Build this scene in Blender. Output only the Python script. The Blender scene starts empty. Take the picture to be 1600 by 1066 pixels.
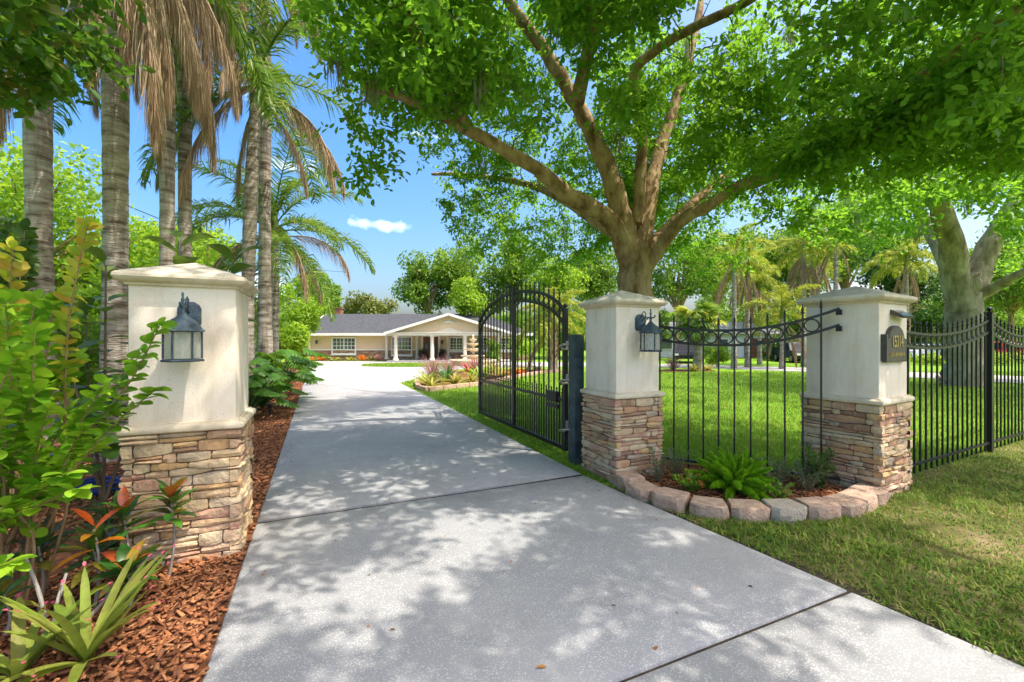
import bpy, math, random
import numpy as np
from mathutils import Vector, Matrix
R = math.radians
SC = bpy.context.scene
COL = SC.collection
rng = np.random.default_rng(7)
random.seed(7)
# ---------------------------------------------------------------- camera, world, sun, exposure
CAM_H, FPX = 1.4, 680.0
cam_d = bpy.data.cameras.new('camera'); cam = bpy.data.objects.new('camera', cam_d); COL.objects.link(cam)
cam.location = (0, 0, CAM_H); cam.rotation_euler = (R(90), 0, 0)
cam_d.sensor_width = 36.0; cam_d.lens = 36.0 * FPX / 1600.0
cam_d.clip_start = 0.05; cam_d.clip_end = 6000
SC.camera = cam
SUN_DIR = Vector((0.44, -0.16, 0.885)).normalized()       # towards the sun
SUN_EL = math.asin(SUN_DIR.z); SUN_AZ = math.atan2(SUN_DIR.x, SUN_DIR.y)
w = bpy.data.worlds.new('World'); SC.world = w; w.use_nodes = True
nt = w.node_tree; nt.nodes.clear()
out = nt.nodes.new('ShaderNodeOutputWorld'); bg = nt.nodes.new('ShaderNodeBackground')
sky = nt.nodes.new('ShaderNodeTexSky'); sky.sky_type = 'NISHITA'; sky.sun_disc = False
sky.sun_elevation = SUN_EL; sky.sun_rotation = SUN_AZ % (2 * math.pi)
sky.air_density = 1.0; sky.dust_density = 6.0; sky.ozone_density = 2.0; sky.altitude = 0
bg.inputs['Strength'].default_value = 0.15
tc = nt.nodes.new('ShaderNodeTexCoord')
mp = nt.nodes.new('ShaderNodeMapping'); mp.inputs['Scale'].default_value = (3.2, 3.2, 11.0); mp.inputs['Location'].default_value = (1.7, .4, .35)
ns = nt.nodes.new('ShaderNodeTexNoise'); ns.inputs['Scale'].default_value = 1.0; ns.inputs['Detail'].default_value = 7; ns.inputs['Roughness'].default_value = .58
cr = nt.nodes.new('ShaderNodeValToRGB'); cr.color_ramp.elements[0].position = .60; cr.color_ramp.elements[1].position = .74
nt.links.new(tc.outputs['Generated'], mp.inputs['Vector']); nt.links.new(mp.outputs[0], ns.inputs['Vector']); nt.links.new(ns.outputs['Fac'], cr.inputs['Fac'])
# one small wisp of cloud over the house
vs = nt.nodes.new('ShaderNodeVectorMath'); vs.operation = 'SUBTRACT'; vs.inputs[1].default_value = Vector((-198, 680, 181)).normalized()
sc_ = nt.nodes.new('ShaderNodeVectorMath'); sc_.operation = 'MULTIPLY'; sc_.inputs[1].default_value = (15, 15, 72)
n2 = nt.nodes.new('ShaderNodeTexNoise'); n2.inputs['Scale'].default_value = 28; n2.inputs['Detail'].default_value = 5
ln = nt.nodes.new('ShaderNodeVectorMath'); ln.operation = 'LENGTH'
m1 = nt.nodes.new('ShaderNodeMath'); m1.operation = 'MULTIPLY_ADD'; m1.inputs[1].default_value = 2.4
cr2 = nt.nodes.new('ShaderNodeValToRGB'); cr2.color_ramp.elements[0].position = 0; cr2.color_ramp.elements[0].color = (.55, .55, .55, 1); cr2.color_ramp.elements[1].position = .9; cr2.color_ramp.elements[1].color = (0, 0, 0, 1)
nt.links.new(tc.outputs['Generated'], vs.inputs[0]); nt.links.new(vs.outputs[0], sc_.inputs[0]); nt.links.new(sc_.outputs[0], ln.inputs[0])
nt.links.new(tc.outputs['Generated'], n2.inputs['Vector'])
sb = nt.nodes.new('ShaderNodeMath'); sb.operation = 'SUBTRACT'; sb.inputs[1].default_value = .5
nt.links.new(n2.outputs['Fac'], sb.inputs[0]); nt.links.new(sb.outputs[0], m1.inputs[0]); nt.links.new(ln.outputs['Value'], m1.inputs[2]); nt.links.new(m1.outputs[0], cr2.inputs['Fac'])
mxm = nt.nodes.new('ShaderNodeMath'); mxm.operation = 'MAXIMUM'
nt.links.new(cr.outputs[0], mxm.inputs[0]); nt.links.new(cr2.outputs[0], mxm.inputs[1])
hs = nt.nodes.new('ShaderNodeHueSaturation'); hs.inputs['Saturation'].default_value = 1.5; hs.inputs['Hue'].default_value = .5
mix = nt.nodes.new('ShaderNodeMix'); mix.data_type = 'RGBA'; mix.inputs['B'].default_value = (7.5, 7.6, 7.8, 1)
nt.links.new(sky.outputs[0], hs.inputs['Color']); nt.links.new(hs.outputs[0], mix.inputs['A']); nt.links.new(mxm.outputs[0], mix.inputs['Factor'])
nt.links.new(mix.outputs['Result'], bg.inputs['Color']); nt.links.new(bg.outputs[0], out.inputs['Surface'])
sd = bpy.data.lights.new('sun', 'SUN'); sd.energy = 2.35; sd.angle = R(0.53); sd.color = (1, .93, .82)
sun = bpy.data.objects.new('sun', sd); COL.objects.link(sun); sun.location = (0, -10, 30)
sun.rotation_euler = SUN_DIR.to_track_quat('Z', 'Y').to_euler()
SC.view_settings.view_transform = 'Standard'; SC.view_settings.look = 'None'; SC.view_settings.gamma = 1
SC.view_settings.exposure = 1.45
SC.render.engine = 'CYCLES'
SC.cycles.use_denoising = True
SC.cycles.max_bounces = 10; SC.cycles.diffuse_bounces = 7; SC.cycles.transmission_bounces = 7; SC.cycles.glossy_bounces = 3
SC.cycles.sample_clamp_indirect = 8; SC.cycles.caustics_reflective = False; SC.cycles.caustics_refractive = False

# ---------------------------------------------------------------- frames and helpers
TH = R(24)
G = np.array([math.cos(TH), math.sin(TH)]); D = np.array([-math.sin(TH), math.cos(TH)])   # across / along the driveway
def ST(s, t): p = s * G + t * D; return float(p[0]), float(p[1])
def st_of(x, y): return x * G[0] + y * G[1], x * D[0] + y * D[1]
def gz(x, y):
    u = np.clip((np.asarray(y, float) - 9) / 25.0, 0, 1); return -0.24 * u * u * (3 - 2 * u)
def gzf(x, y): return float(gz(x, y))
def A(px, py, Y): return Vector(((px - 800) / FPX * Y, Y, CAM_H + (533 - py) / FPX * Y))   # survey: photo bearing + distance -> place
def proj(P): P = np.asarray(P, float); Y = np.maximum(P[..., 1], .01); return 800 + FPX * P[..., 0] / Y, 533 - FPX * (P[..., 2] - CAM_H) / Y
_ph = rng.uniform(0, 6.28, 40); _kk = rng.normal(0, 1, (40, 3))
def wob(P, sc=1.0, n=10, off=0):
    P = np.asarray(P, float); 
    if P.shape[-1] == 2: P = np.concatenate([P, np.zeros(P.shape[:-1] + (1,))], -1)
    r = 0
    for i in range(n): r = r + np.sin(P @ (_kk[(i + off) % 40] * sc) + _ph[(i + off) % 40])
    return r / math.sqrt(n)
WL = {}
def tag(o, label=None, cat=None, group=None, kind=None):
    if label: o['label'] = label
    if cat: o['category'] = cat
    if group: o['group'] = group
    if kind: o['kind'] = kind
    return o
def thing(name, loc, label, cat, group=None, rz=0.0):
    o = bpy.data.objects.new(name, None); COL.objects.link(o); o.location = loc; o.rotation_euler = (0, 0, rz); o.empty_display_size = .1
    WL[o.name] = Vector(loc); return tag(o, label, cat, group)
def link(name, me, parent=None, loc=None, rot=None, scale=None):
    o = bpy.data.objects.new(name, me); COL.objects.link(o)
    if parent is not None: o.parent = parent
    if loc is not None: o.location = loc
    if rot is not None: o.rotation_euler = rot
    if scale is not None: o.scale = scale if hasattr(scale, '__len__') else (scale,) * 3
    WL[o.name] = (WL.get(parent.name, Vector()) if parent is not None else Vector()) + (Vector(loc) if loc is not None else Vector())
    return o
def np_mesh(name, V, F, mat, smooth=False):
    """V (n,3), F (m,k) with one k"""
    V = np.ascontiguousarray(V, np.float32); F = np.ascontiguousarray(F, np.int32)
    me = bpy.data.meshes.new(name); k = F.shape[1]
    me.vertices.add(len(V)); me.vertices.foreach_set('co', V.ravel())
    me.loops.add(F.size); me.loops.foreach_set('vertex_index', F.ravel())
    me.polygons.add(len(F)); me.polygons.foreach_set('loop_start', np.arange(0, F.size, k, dtype=np.int32))
    me.update(calc_edges=True)
    if smooth: me.shade_smooth()
    if mat: me.materials.append(mat)
    return me
class MB:
    def __init__(s): s.v = []; s.f = []
    def add(s, vs, fs):
        b = len(s.v); s.v += [tuple(p) for p in vs]; s.f += [tuple(i + b for i in f) for f in fs]; return s
    def box(s, c, size, rz=0.0, taper=1.0):
        cx, cy, cz = c; a, b, h = size[0] / 2, size[1] / 2, size[2] / 2; ca, sa = math.cos(rz), math.sin(rz); vs = []
        for z, k in ((-h, 1), (h, taper)):
            for x, y in ((-a, -b), (a, -b), (a, b), (-a, b)):
                x *= k; y *= k; vs.append((cx + x * ca - y * sa, cy + x * sa + y * ca, cz + z))
        return s.add(vs, [(3, 2, 1, 0), (4, 5, 6, 7), (0, 1, 5, 4), (1, 2, 6, 5), (2, 3, 7, 6), (3, 0, 4, 7)])
    def bar(s, p, q, w, h, up=(0, 0, 1)):
        p = Vector(p); q = Vector(q); d = (q - p).normalized(); u = Vector(up); sd_ = d.cross(u)
        if sd_.length < 1e-4: sd_ = d.cross(Vector((1, 0, 0)))
        sd_.normalize(); u = sd_.cross(d); vs = []
        for e in (p, q):
            for a, b in ((-1, -1), (1, -1), (1, 1), (-1, 1)): vs.append(e + sd_ * a * w / 2 + u * b * h / 2)
        return s.add(vs, [(0, 1, 2, 3), (7, 6, 5, 4), (0, 4, 5, 1), (1, 5, 6, 2), (2, 6, 7, 3), (3, 7, 4, 0)])
    def tube(s, pts, rad, n=8, cap=True, closed=False):
        pts = [Vector(p) for p in pts]; m = len(pts)
        if not hasattr(rad, '__len__'): rad = [rad] * m
        rings = []; ref = None
        for i in range(m):
            if closed: t = pts[(i + 1) % m] - pts[i - 1]
            else: t = pts[min(i + 1, m - 1)] - pts[max(i - 1, 0)]
            t.normalize()
            if ref is None: ref = t.orthogonal().normalized()
            ref = (ref - t * ref.dot(t)); ref.normalize(); b = t.cross(ref)
            rings.append([pts[i] + (ref * math.cos(2 * math.pi * k / n) + b * math.sin(2 * math.pi * k / n)) * rad[i] for k in range(n)])
        vs = [p for r in rings for p in r]; fs = []
        for i in range(m if closed else m - 1):
            j = (i + 1) % m
            for k in range(n): fs.append((i * n + k, i * n + (k + 1) % n, j * n + (k + 1) % n, j * n + k))
        if cap and not closed: fs += [tuple(range(n - 1, -1, -1)), tuple((m - 1) * n + k for k in range(n))]
        return s.add(vs, fs)
    def lathe(s, prof, c=(0, 0, 0), n=16, ph=0.0):
        vs = []; fs = []
        for r, z in prof:
            for k in range(n): a = 2 * math.pi * k / n + ph; vs.append((c[0] + r * math.cos(a), c[1] + r * math.sin(a), c[2] + z))
        for i in range(len(prof) - 1):
            for k in range(n): fs.append((i * n + k, i * n + (k + 1) % n, (i + 1) * n + (k + 1) % n, (i + 1) * n + k))
        fs += [tuple(range(n - 1, -1, -1)), tuple((len(prof) - 1) * n + k for k in range(n))]
        return s.add(vs, fs)
    def loft_sq(s, c, rz, prof, ch=.02):
        """square rings with cut corners: prof = [(half width, z)]"""
        ca, sa = math.cos(rz), math.sin(rz); vs = []; fs = []
        for hw, z in prof:
            k = min(ch, hw * .4); q = hw - k; m = k * .3
            for x, y in ((-q, -hw), (q, -hw), (hw - m, -hw + m), (hw, -q), (hw, q), (hw - m, hw - m), (q, hw), (-q, hw), (-hw + m, hw - m), (-hw, q), (-hw, -q), (-hw + m, -hw + m)):
                vs.append((c[0] + x * ca - y * sa, c[1] + x * sa + y * ca, c[2] + z))
        n = 12
        for i in range(len(prof) - 1):
            for k in range(n): fs.append((i * n + k, i * n + (k + 1) % n, (i + 1) * n + (k + 1) % n, (i + 1) * n + k))
        fs += [tuple(range(n - 1, -1, -1)), tuple((len(prof) - 1) * n + k for k in range(n))]
        return s.add(vs, fs)
    def poly(s, pts, z0, z1, fn=None):
        n = len(pts); fs = [tuple(range(n, 2 * n)), tuple(range(n - 1, -1, -1))] + [(i, (i + 1) % n, n + (i + 1) % n, n + i) for i in range(n)]
        return s.add([(p[0], p[1], z0 + (gzf(*p) if fn else 0)) for p in pts] + [(p[0], p[1], z1 + (gzf(*p) if fn else 0)) for p in pts], fs)
    def mesh(s, name, mat, org=Vector(), smooth=True, ang=38):
        me = bpy.data.meshes.new(name); o = Vector(org)
        me.from_pydata([Vector(p) - o for p in s.v], [], s.f); me.update()
        if smooth: me.shade_smooth(); me.set_sharp_from_angle(angle=R(ang))
        if mat: me.materials.append(mat)
        return me
    def build(s, name, mat, parent=None, smooth=True, local=False, ang=38):
        org = Vector() if (parent is None or local) else WL.get(parent.name, Vector())
        return link(name, s.mesh(name, mat, org, smooth, ang), parent)
def copy_tree(o, parent=None):
    c = o.copy(); COL.objects.link(c); c.parent = parent
    for k in [x for x in KIDS.get(o.name, [])]: copy_tree(k, c)
    return c
KIDS = {}
def index_kids(root):
    KIDS.clear()
    for o in bpy.data.objects:
        if o.parent: KIDS.setdefault(o.parent.name, []).append(o)

# ---------------------------------------------------------------- materials
def ramp(nt, stops):
    r = nt.nodes.new('ShaderNodeValToRGB'); e = r.color_ramp.elements
    while len(e) < len(stops): e.new(.5)
    for i, (p, c) in enumerate(stops): e[i].position = p; e[i].color = (*c, 1)
    return r
MATS = {}
def mat(name, cols, scale=4.0, rough=.75, bump=0.0, bscale=None, metal=0.0, spec=.35, src='noise', stretch=(1, 1, 1), trans=None, tfac=.4, mixn=.35, det=6.0, world=False, speck=None, coat=0, lo=.3, hi=.7, bd=.02, stain=None):
    """cols spread over a ramp driven by noise, per-object random ('obj') or per-leaf random ('isle'); trans adds a translucent lobe"""
    m = bpy.data.materials.new(name); m.use_nodes = True; nt = m.node_tree; N = nt.nodes; L = nt.links
    b = N['Principled BSDF']; o = N['Material Output']
    b.inputs['Roughness'].default_value = rough; b.inputs['Metallic'].default_value = metal; b.inputs['Specular IOR Level'].default_value = spec; b.inputs['Coat Weight'].default_value = coat
    if world: co = N.new('ShaderNodeNewGeometry').outputs['Position']
    else: co = N.new('ShaderNodeTexCoord').outputs['Object']
    mp = N.new('ShaderNodeMapping'); mp.inputs['Scale'].default_value = stretch; L.new(co, mp.inputs['Vector'])
    nz = N.new('ShaderNodeTexNoise'); nz.inputs['Scale'].default_value = scale; nz.inputs['Detail'].default_value = det; nz.inputs['Roughness'].default_value = .6; L.new(mp.outputs[0], nz.inputs['Vector'])
    n = len(cols); drv = nz.outputs['Fac']
    if src == 'noise': stops = [(lo + (hi - lo) * i / max(n - 1, 1), c) for i, c in enumerate(cols)]
    else:
        stops = [(i / max(n - 1, 1), c) for i, c in enumerate(cols)]
        rd = (N.new('ShaderNodeObjectInfo').outputs['Random'] if src == 'obj' else N.new('ShaderNodeNewGeometry').outputs['Random Per Island'])
        ad = N.new('ShaderNodeMath'); ad.operation = 'MULTIPLY_ADD'; ad.inputs[1].default_value = mixn; L.new(nz.outputs['Fac'], ad.inputs[0])
        sb = N.new('ShaderNodeMath'); sb.operation = 'SUBTRACT'; sb.inputs[1].default_value = mixn * .5; L.new(rd, sb.inputs[0]); L.new(sb.outputs[0], ad.inputs[2]); drv = ad.outputs[0]
    rp = ramp(nt, stops); L.new(drv, rp.inputs['Fac']); colr = rp.outputs['Color']
    if speck:      # (colour, scale, threshold) small embedded specks
        vo = N.new('ShaderNodeTexVoronoi'); vo.inputs['Scale'].default_value = speck[1]; L.new(mp.outputs[0], vo.inputs['Vector'])
        n3 = N.new('ShaderNodeTexNoise'); n3.inputs['Scale'].default_value = speck[1] * .13; L.new(mp.outputs[0], n3.inputs['Vector'])
        mm = N.new('ShaderNodeMath'); mm.operation = 'MULTIPLY_ADD'; mm.inputs[1].default_value = -speck[2] * 1.2; mm.inputs[2].default_value = 0; L.new(n3.outputs['Fac'], mm.inputs[0])
        a2 = N.new('ShaderNodeMath'); a2.operation = 'ADD'; L.new(vo.outputs['Distance'], a2.inputs[0]); L.new(mm.outputs[0], a2.inputs[1])
        r2 = ramp(nt, [(0, (1, 1, 1)), (max(speck[2] * .4, .02), (0, 0, 0))]); L.new(a2.outputs[0], r2.inputs['Fac'])
        mx = N.new('ShaderNodeMix'); mx.data_type = 'RGBA'; mx.inputs['B'].default_value = (*speck[0], 1); L.new(r2.outputs[0], mx.inputs['Factor']); L.new(colr, mx.inputs['A']); colr = mx.outputs['Result']
    if stain:      # (colour, scale xyz, amount) weathering streaks or blotches
        m4 = N.new('ShaderNodeMapping'); m4.inputs['Scale'].default_value = stain[1]; L.new(co, m4.inputs['Vector']); n4 = N.new('ShaderNodeTexNoise'); n4.inputs['Scale'].default_value = 1.0; n4.inputs['Detail'].default_value = 7; n4.inputs['Roughness'].default_value = .65; L.new(m4.outputs[0], n4.inputs['Vector'])
        r4 = ramp(nt, [(.5, (0, 0, 0)), (.72, (stain[2],) * 3)]); L.new(n4.outputs['Fac'], r4.inputs['Fac']); x4 = N.new('ShaderNodeMix'); x4.data_type = 'RGBA'; x4.inputs['B'].default_value = (*stain[0], 1); L.new(r4.outputs[0], x4.inputs['Factor']); L.new(colr, x4.inputs['A']); colr = x4.outputs['Result']
    L.new(colr, b.inputs['Base Color'])
    if bump:
        bp = N.new('ShaderNodeBump'); bp.inputs['Strength'].default_value = bump; bp.inputs['Distance'].default_value = bd
        nb = N.new('ShaderNodeTexNoise'); nb.inputs['Scale'].default_value = bscale or scale * 3; nb.inputs['Detail'].default_value = 5; L.new(mp.outputs[0], nb.inputs['Vector']); L.new(nb.outputs['Fac'], bp.inputs['Height']); L.new(bp.outputs[0], b.inputs['Normal'])
    if trans:
        tr = N.new('ShaderNodeBsdfTranslucent'); ms = N.new('ShaderNodeMixShader'); ms.inputs[0].default_value = tfac
        mc = N.new('ShaderNodeMix'); mc.data_type = 'RGBA'; mc.blend_type = 'MIX'; mc.inputs['Factor'].default_value = .6; mc.inputs['B'].default_value = (*trans, 1); L.new(colr, mc.inputs['A']); L.new(mc.outputs['Result'], tr.inputs['Color'])
        L.new(b.outputs[0], ms.inputs[1]); L.new(tr.outputs[0], ms.inputs[2]); L.new(ms.outputs[0], o.inputs['Surface'])
    MATS[name] = m; return m
M = MATS
mat('lawn', [(.24, .22, .06), (.15, .26, .022), (.13, .26, .016)], scale=.9, rough=.95, bump=.6, bscale=60, world=True, spec=.1, lo=.25, hi=.55)
mat('grass_blade', [(.10, .23, .012), (.15, .29, .016), (.20, .33, .02), (.30, .30, .06)], src='isle', trans=(.30, .46, .03), tfac=.35, rough=.6, scale=.9, world=True, mixn=.9)
mat('dry_blade', [(.05, .15, .012), (.08, .20, .012), (.12, .25, .015), (.17, .29, .02), (.22, .31, .03), (.26, .30, .05), (.36, .29, .11)], src='isle', trans=(.25, .30, .06), tfac=.3, rough=.7, scale=1.8, world=True, mixn=1.1)
mat('dry_soil', [(.07, .09, .02), (.12, .11, .04), (.26, .20, .11)], scale=2.2, rough=.95, bump=.8, bscale=45, world=True, spec=.1)
mat('concrete', [(.265, .265, .268), (.315, .315, .317), (.36, .357, .35)], scale=.8, rough=.85, bump=.25, bscale=150, world=True, spec=.25, speck=((.47, .465, .455), 95, .38), stain=((.20, .20, .19), (.9, .9, .9), .38))
mat('concrete_far', [(.25, .245, .235), (.31, .30, .29), (.35, .34, .325)], scale=.35, rough=.9, bump=.15, bscale=40, world=True, spec=.2)
mat('joint', [(.02, .016, .012), (.07, .052, .03)], scale=8, rough=.95, world=True)
mat('mulch_soil', [(.10, .035, .015), (.19, .075, .03)], scale=14, rough=.95, bump=1, bscale=40, world=True)
mat('mulch', [(.13, .045, .02), (.24, .085, .034), (.34, .13, .05), (.42, .19, .08), (.18, .07, .034)], src='isle', rough=.85, scale=20, bump=.3, bscale=120, mixn=.25)
mat('stucco', [(.76, .62, .48), (.84, .735, .61), (.86, .77, .66)], scale=3.0, stain=((.52, .42, .29), (7, 7, 1.1), .45), rough=.92, bump=.5, bscale=85, bd=.004, spec=.2, speck=((.42, .36, .28), 52, .12))
mat('cast_stone', [(.54, .44, .31), (.68, .58, .43), (.74, .65, .50)], scale=5, stain=((.36, .31, .23), (9, 9, 9), .5), rough=.85, bump=.4, bd=.006, bscale=70, spec=.25)
mat('cap_top', [(.40, .36, .29), (.52, .47, .37), (.64, .57, .45)], scale=7, rough=.9, bd=.006, bump=.4, bscale=70, spec=.2, speck=((.22, .20, .16), 60, .2))
mat('ledge_stone', [(.29, .17, .115), (.48, .32, .19), (.62, .46, .28), (.48, .26, .185), (.64, .50, .32), (.39, .31, .235), (.65, .51, .33), (.58, .37, .17), (.46, .25, .18), (.64, .49, .31), (.56, .41, .25)], src='obj', scale=9, rough=.9, bump=.8, bscale=30, mixn=.3, spec=.15, stain=((.30, .21, .14), (16, 16, 30), .35))
mat('mortar', [(.20, .15, .11), (.30, .24, .18)], scale=20, rough=.95)
mat('edging', [(.36, .235, .165), (.47, .325, .235), (.56, .415, .31)], scale=16, rough=.92, bump=.7, bscale=60, spec=.15)
mat('edging_grey', [(.40, .34, .26), (.48, .42, .33)], scale=16, rough=.92, bump=.7, bscale=60, spec=.15)
mat('black_iron', [(.010, .010, .012), (.018, .018, .021)], scale=20, rough=.38, spec=.5)
mat('blue_post', [(.03, .045, .055), (.07, .10, .12), (.11, .15, .17)], scale=6, rough=.5, metal=.4)
mat('zinc', [(.32, .30, .27), (.45, .42, .38)], scale=20, rough=.45, metal=.8)
mat('lantern_metal', [(.03, .045, .06), (.055, .085, .11), (.10, .14, .17)], scale=22, rough=.55, metal=.3, bump=.2, bscale=90)
mat('frosted', [(.62, .62, .58), (.7, .7, .66)], scale=3, rough=.3, trans=(.7, .7, .66), tfac=.5)
mat('bulb', [(.8, .78, .7), (.85, .82, .75)], rough=.3)
mat('plaque', [(.07, .062, .052), (.12, .105, .088)], scale=30, rough=.5, metal=.2)
mat('brass', [(.55, .38, .17), (.75, .56, .28)], scale=30, rough=.35, metal=.7)
mat('solar_glass', [(.02, .05, .10), (.03, .07, .14)], scale=10, rough=.12, spec=.7)
mat('oak_leaf', [(.05, .145, .010), (.08, .21, .014), (.13, .28, .018), (.20, .35, .025)], src='isle', rough=.45, spec=.35, trans=(.36, .68, .04), tfac=.58, scale=.5, world=True, mixn=.5)
mat('oak_leaf_left', [(.035, .11, .012), (.06, .16, .016), (.10, .21, .02), (.18, .12, .03)], src='isle', rough=.42, spec=.4, trans=(.20, .42, .03), tfac=.45, scale=.8, world=True, mixn=.3)
mat('bark', [(.11, .065, .035), (.26, .165, .09), (.42, .29, .17), (.50, .37, .23)], scale=7, rough=.95, bump=1.0, bscale=24, stretch=(1, 1, .45), spec=.15, lo=.28, hi=.72)
mat('bark_grey', [(.15, .115, .08), (.32, .265, .195), (.46, .40, .31)], scale=4, rough=.95, bump=1.0, bscale=16, stretch=(1, 1, .5), spec=.15, stain=((.09, .08, .06), (7, 7, 1.6), .75))
mat('twig', [(.13, .09, .06), (.22, .16, .11)], scale=9, rough=.95)
mat('moss', [(.26, .26, .17), (.36, .34, .24)], scale=4, rough=1, trans=(.4, .4, .28), tfac=.4)
mat('palm_trunk', [(.12, .09, .07), (.27, .225, .185), (.38, .335, .285), (.46, .42, .365)], scale=2.2, rough=.95, bump=1.0, bscale=9, stretch=(1.6, 1.6, 7), spec=.1, lo=.34, hi=.66, stain=((.10, .075, .055), (14, 14, 1.3), .7))
mat('palm_leaf', [(.06, .16, .018), (.10, .22, .025), (.17, .28, .03), (.28, .30, .05)], src='isle', rough=.4, spec=.4, trans=(.26, .38, .04), tfac=.4, scale=.8, mixn=.4)
mat('palm_leaf_yellow', [(.14, .24, .02), (.26, .34, .03), (.40, .42, .045)], src='isle', rough=.45, trans=(.5, .5, .06), tfac=.45, scale=.8, mixn=.4)
mat('dead_frond', [(.22, .145, .085), (.36, .25, .155), (.48, .36, .24), (.58, .46, .33)], src='isle', rough=.9, spec=.1, trans=(.42, .27, .14), tfac=.25, scale=2, mixn=.4)
def leafm(n, cols, tr, tf=.42, **k): return mat(n, cols, src='isle', rough=.5, spec=.3, trans=tr, tfac=tf, scale=.35, world=True, mixn=.7, **k)
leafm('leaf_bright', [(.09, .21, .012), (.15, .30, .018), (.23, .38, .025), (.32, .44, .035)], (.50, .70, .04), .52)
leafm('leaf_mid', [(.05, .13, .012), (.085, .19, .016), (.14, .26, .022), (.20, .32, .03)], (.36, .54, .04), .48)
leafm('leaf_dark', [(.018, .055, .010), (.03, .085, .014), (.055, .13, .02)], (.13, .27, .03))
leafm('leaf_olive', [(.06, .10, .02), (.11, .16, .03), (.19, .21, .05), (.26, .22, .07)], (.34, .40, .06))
mat('shrub_leaf', [(.09, .26, .014), (.14, .34, .018), (.21, .42, .022), (.32, .50, .03)], src='isle', rough=.38, spec=.45, trans=(.32, .55, .03), tfac=.4, scale=6, mixn=.4)
mat('shrub_young', [(.22, .38, .03), (.30, .42, .035), (.42, .42, .04), (.52, .26, .06)], src='isle', rough=.4, spec=.4, trans=(.6, .55, .05), tfac=.4, scale=6, mixn=.2)
mat('big_leaf', [(.03, .09, .015), (.06, .14, .022), (.10, .19, .04), (.17, .22, .05)], src='isle', rough=.35, spec=.5, trans=(.22, .36, .04), tfac=.3, scale=8, mixn=.4)
mat('croton_leaf', [(.03, .07, .02), (.04, .16, .02), (.07, .24, .02), (.09, .04, .03), (.34, .34, .03), (.55, .09, .03), (.04, .13, .02)], src='isle', rough=.3, spec=.5, trans=(.14, .16, .02), tfac=.2, scale=40, mixn=.35)
mat('croton_orange', [(.70, .10, .012), (.80, .18, .015), (.75, .32, .02), (.80, .14, .02)], src='isle', rough=.35, spec=.4, trans=(.7, .25, .02), tfac=.3, scale=45, mixn=.4)
mat('bromeliad_leaf', [(.09, .16, .02), (.17, .25, .03), (.27, .32, .05), (.24, .22, .05)], src='isle', stain=((.14, .10, .04), (30, 30, 30), .7), rough=.5, spec=.25, trans=(.40, .46, .08), tfac=.3, scale=9, mixn=.6)
mat('pink_tip', [(.45, .05, .12), (.55, .10, .18)], rough=.5)
mat('strap_leaf', [(.02, .075, .015), (.04, .12, .02), (.07, .17, .03)], src='isle', rough=.4, trans=(.15, .32, .04), tfac=.35, scale=5)
mat('strap_yellow', [(.18, .22, .03), (.34, .34, .05), (.46, .42, .10), (.20, .10, .04)], src='isle', rough=.5, trans=(.5, .48, .08), tfac=.4, scale=5)
mat('pink_grass', [(.26, .12, .11), (.40, .20, .18), (.50, .30, .25), (.16, .10, .05)], src='isle', rough=.7, trans=(.5, .25, .22), tfac=.4, scale=3)
mat('fern', [(.18, .42, .015), (.28, .55, .018), (.40, .64, .025)], src='isle', rough=.55, trans=(.32, .60, .03), tfac=.45, scale=4, mixn=.5)
mat('herb_leaf', [(.07, .12, .05), (.12, .17, .08), (.20, .23, .12)], src='isle', rough=.6, trans=(.2, .3, .12), tfac=.35, scale=8)
mat('red_flower', [(.45, .03, .03), (.6, .08, .05)], src='isle', rough=.5)
mat('hose', [(.008, .03, .16), (.015, .06, .26)], scale=12, rough=.35, spec=.5)
mat('house_wall', [(.66, .49, .31), (.72, .54, .35)], scale=1.2, rough=.92, bump=.2, bscale=30)
mat('white_trim', [(.74, .71, .65), (.80, .77, .71)], scale=3, rough=.6)
mat('cream_column', [(.66, .58, .46), (.74, .67, .55)], scale=3, rough=.75)
mat('shingle', [(.030, .033, .038), (.052, .056, .062), (.080, .084, .090)], scale=6, rough=.92, bump=.6, bscale=12, stretch=(.7, 1, 3))
mat('wainscot', [(.15, .09, .06), (.30, .19, .12), (.42, .30, .19)], scale=5, rough=.92, bump=1, bscale=9, stretch=(.5, 1, 2.2), lo=.35, hi=.65)
mat('pane', [(.05, .065, .08), (.12, .14, .16)], scale=.9, rough=.06, spec=.8)
mat('wood_door', [(.10, .03, .018), (.20, .065, .035)], scale=4, rough=.4, stretch=(4, 4, .6))
mat('chimney_brick', [(.16, .07, .05), (.30, .14, .09)], scale=6, rough=.95, stretch=(1, 1, 3))
mat('fountain_stone', [(.46, .36, .22), (.60, .50, .34), (.66, .57, .42)], scale=4, rough=.85, bump=.3, bscale=15)
mat('pale_wall', [(.58, .60, .63), (.66, .67, .69)], scale=1, rough=.9)
mat('pale_roof', [(.30, .29, .28), (.40, .39, .37)], scale=3, rough=.9)
mat('dark_open', [(.015, .013, .012), (.03, .025, .02)], scale=2, rough=.9)
for nm, c in (('car_silver', (.42, .45, .50)), ('car_red', (.50, .012, .015)), ('car_dark', (.015, .017, .022)), ('car_maroon', (.36, .012, .05))): mat(nm, [c, tuple(x * 1.1 for x in c)], rough=.45, metal=0, spec=.3)
mat('car_glass', [(.012, .014, .017), (.02, .022, .026)], rough=.6, spec=.1)
mat('tyre', [(.012, .012, .012), (.02, .02, .02)], rough=.9)
mat('tail_lamp', [(.5, .02, .02), (.55, .03, .02)], rough=.2)
mat('litter', [(.10, .05, .02), (.28, .13, .04), (.45, .20, .05), (.05, .03, .02)], src='isle', rough=.8)
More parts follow.
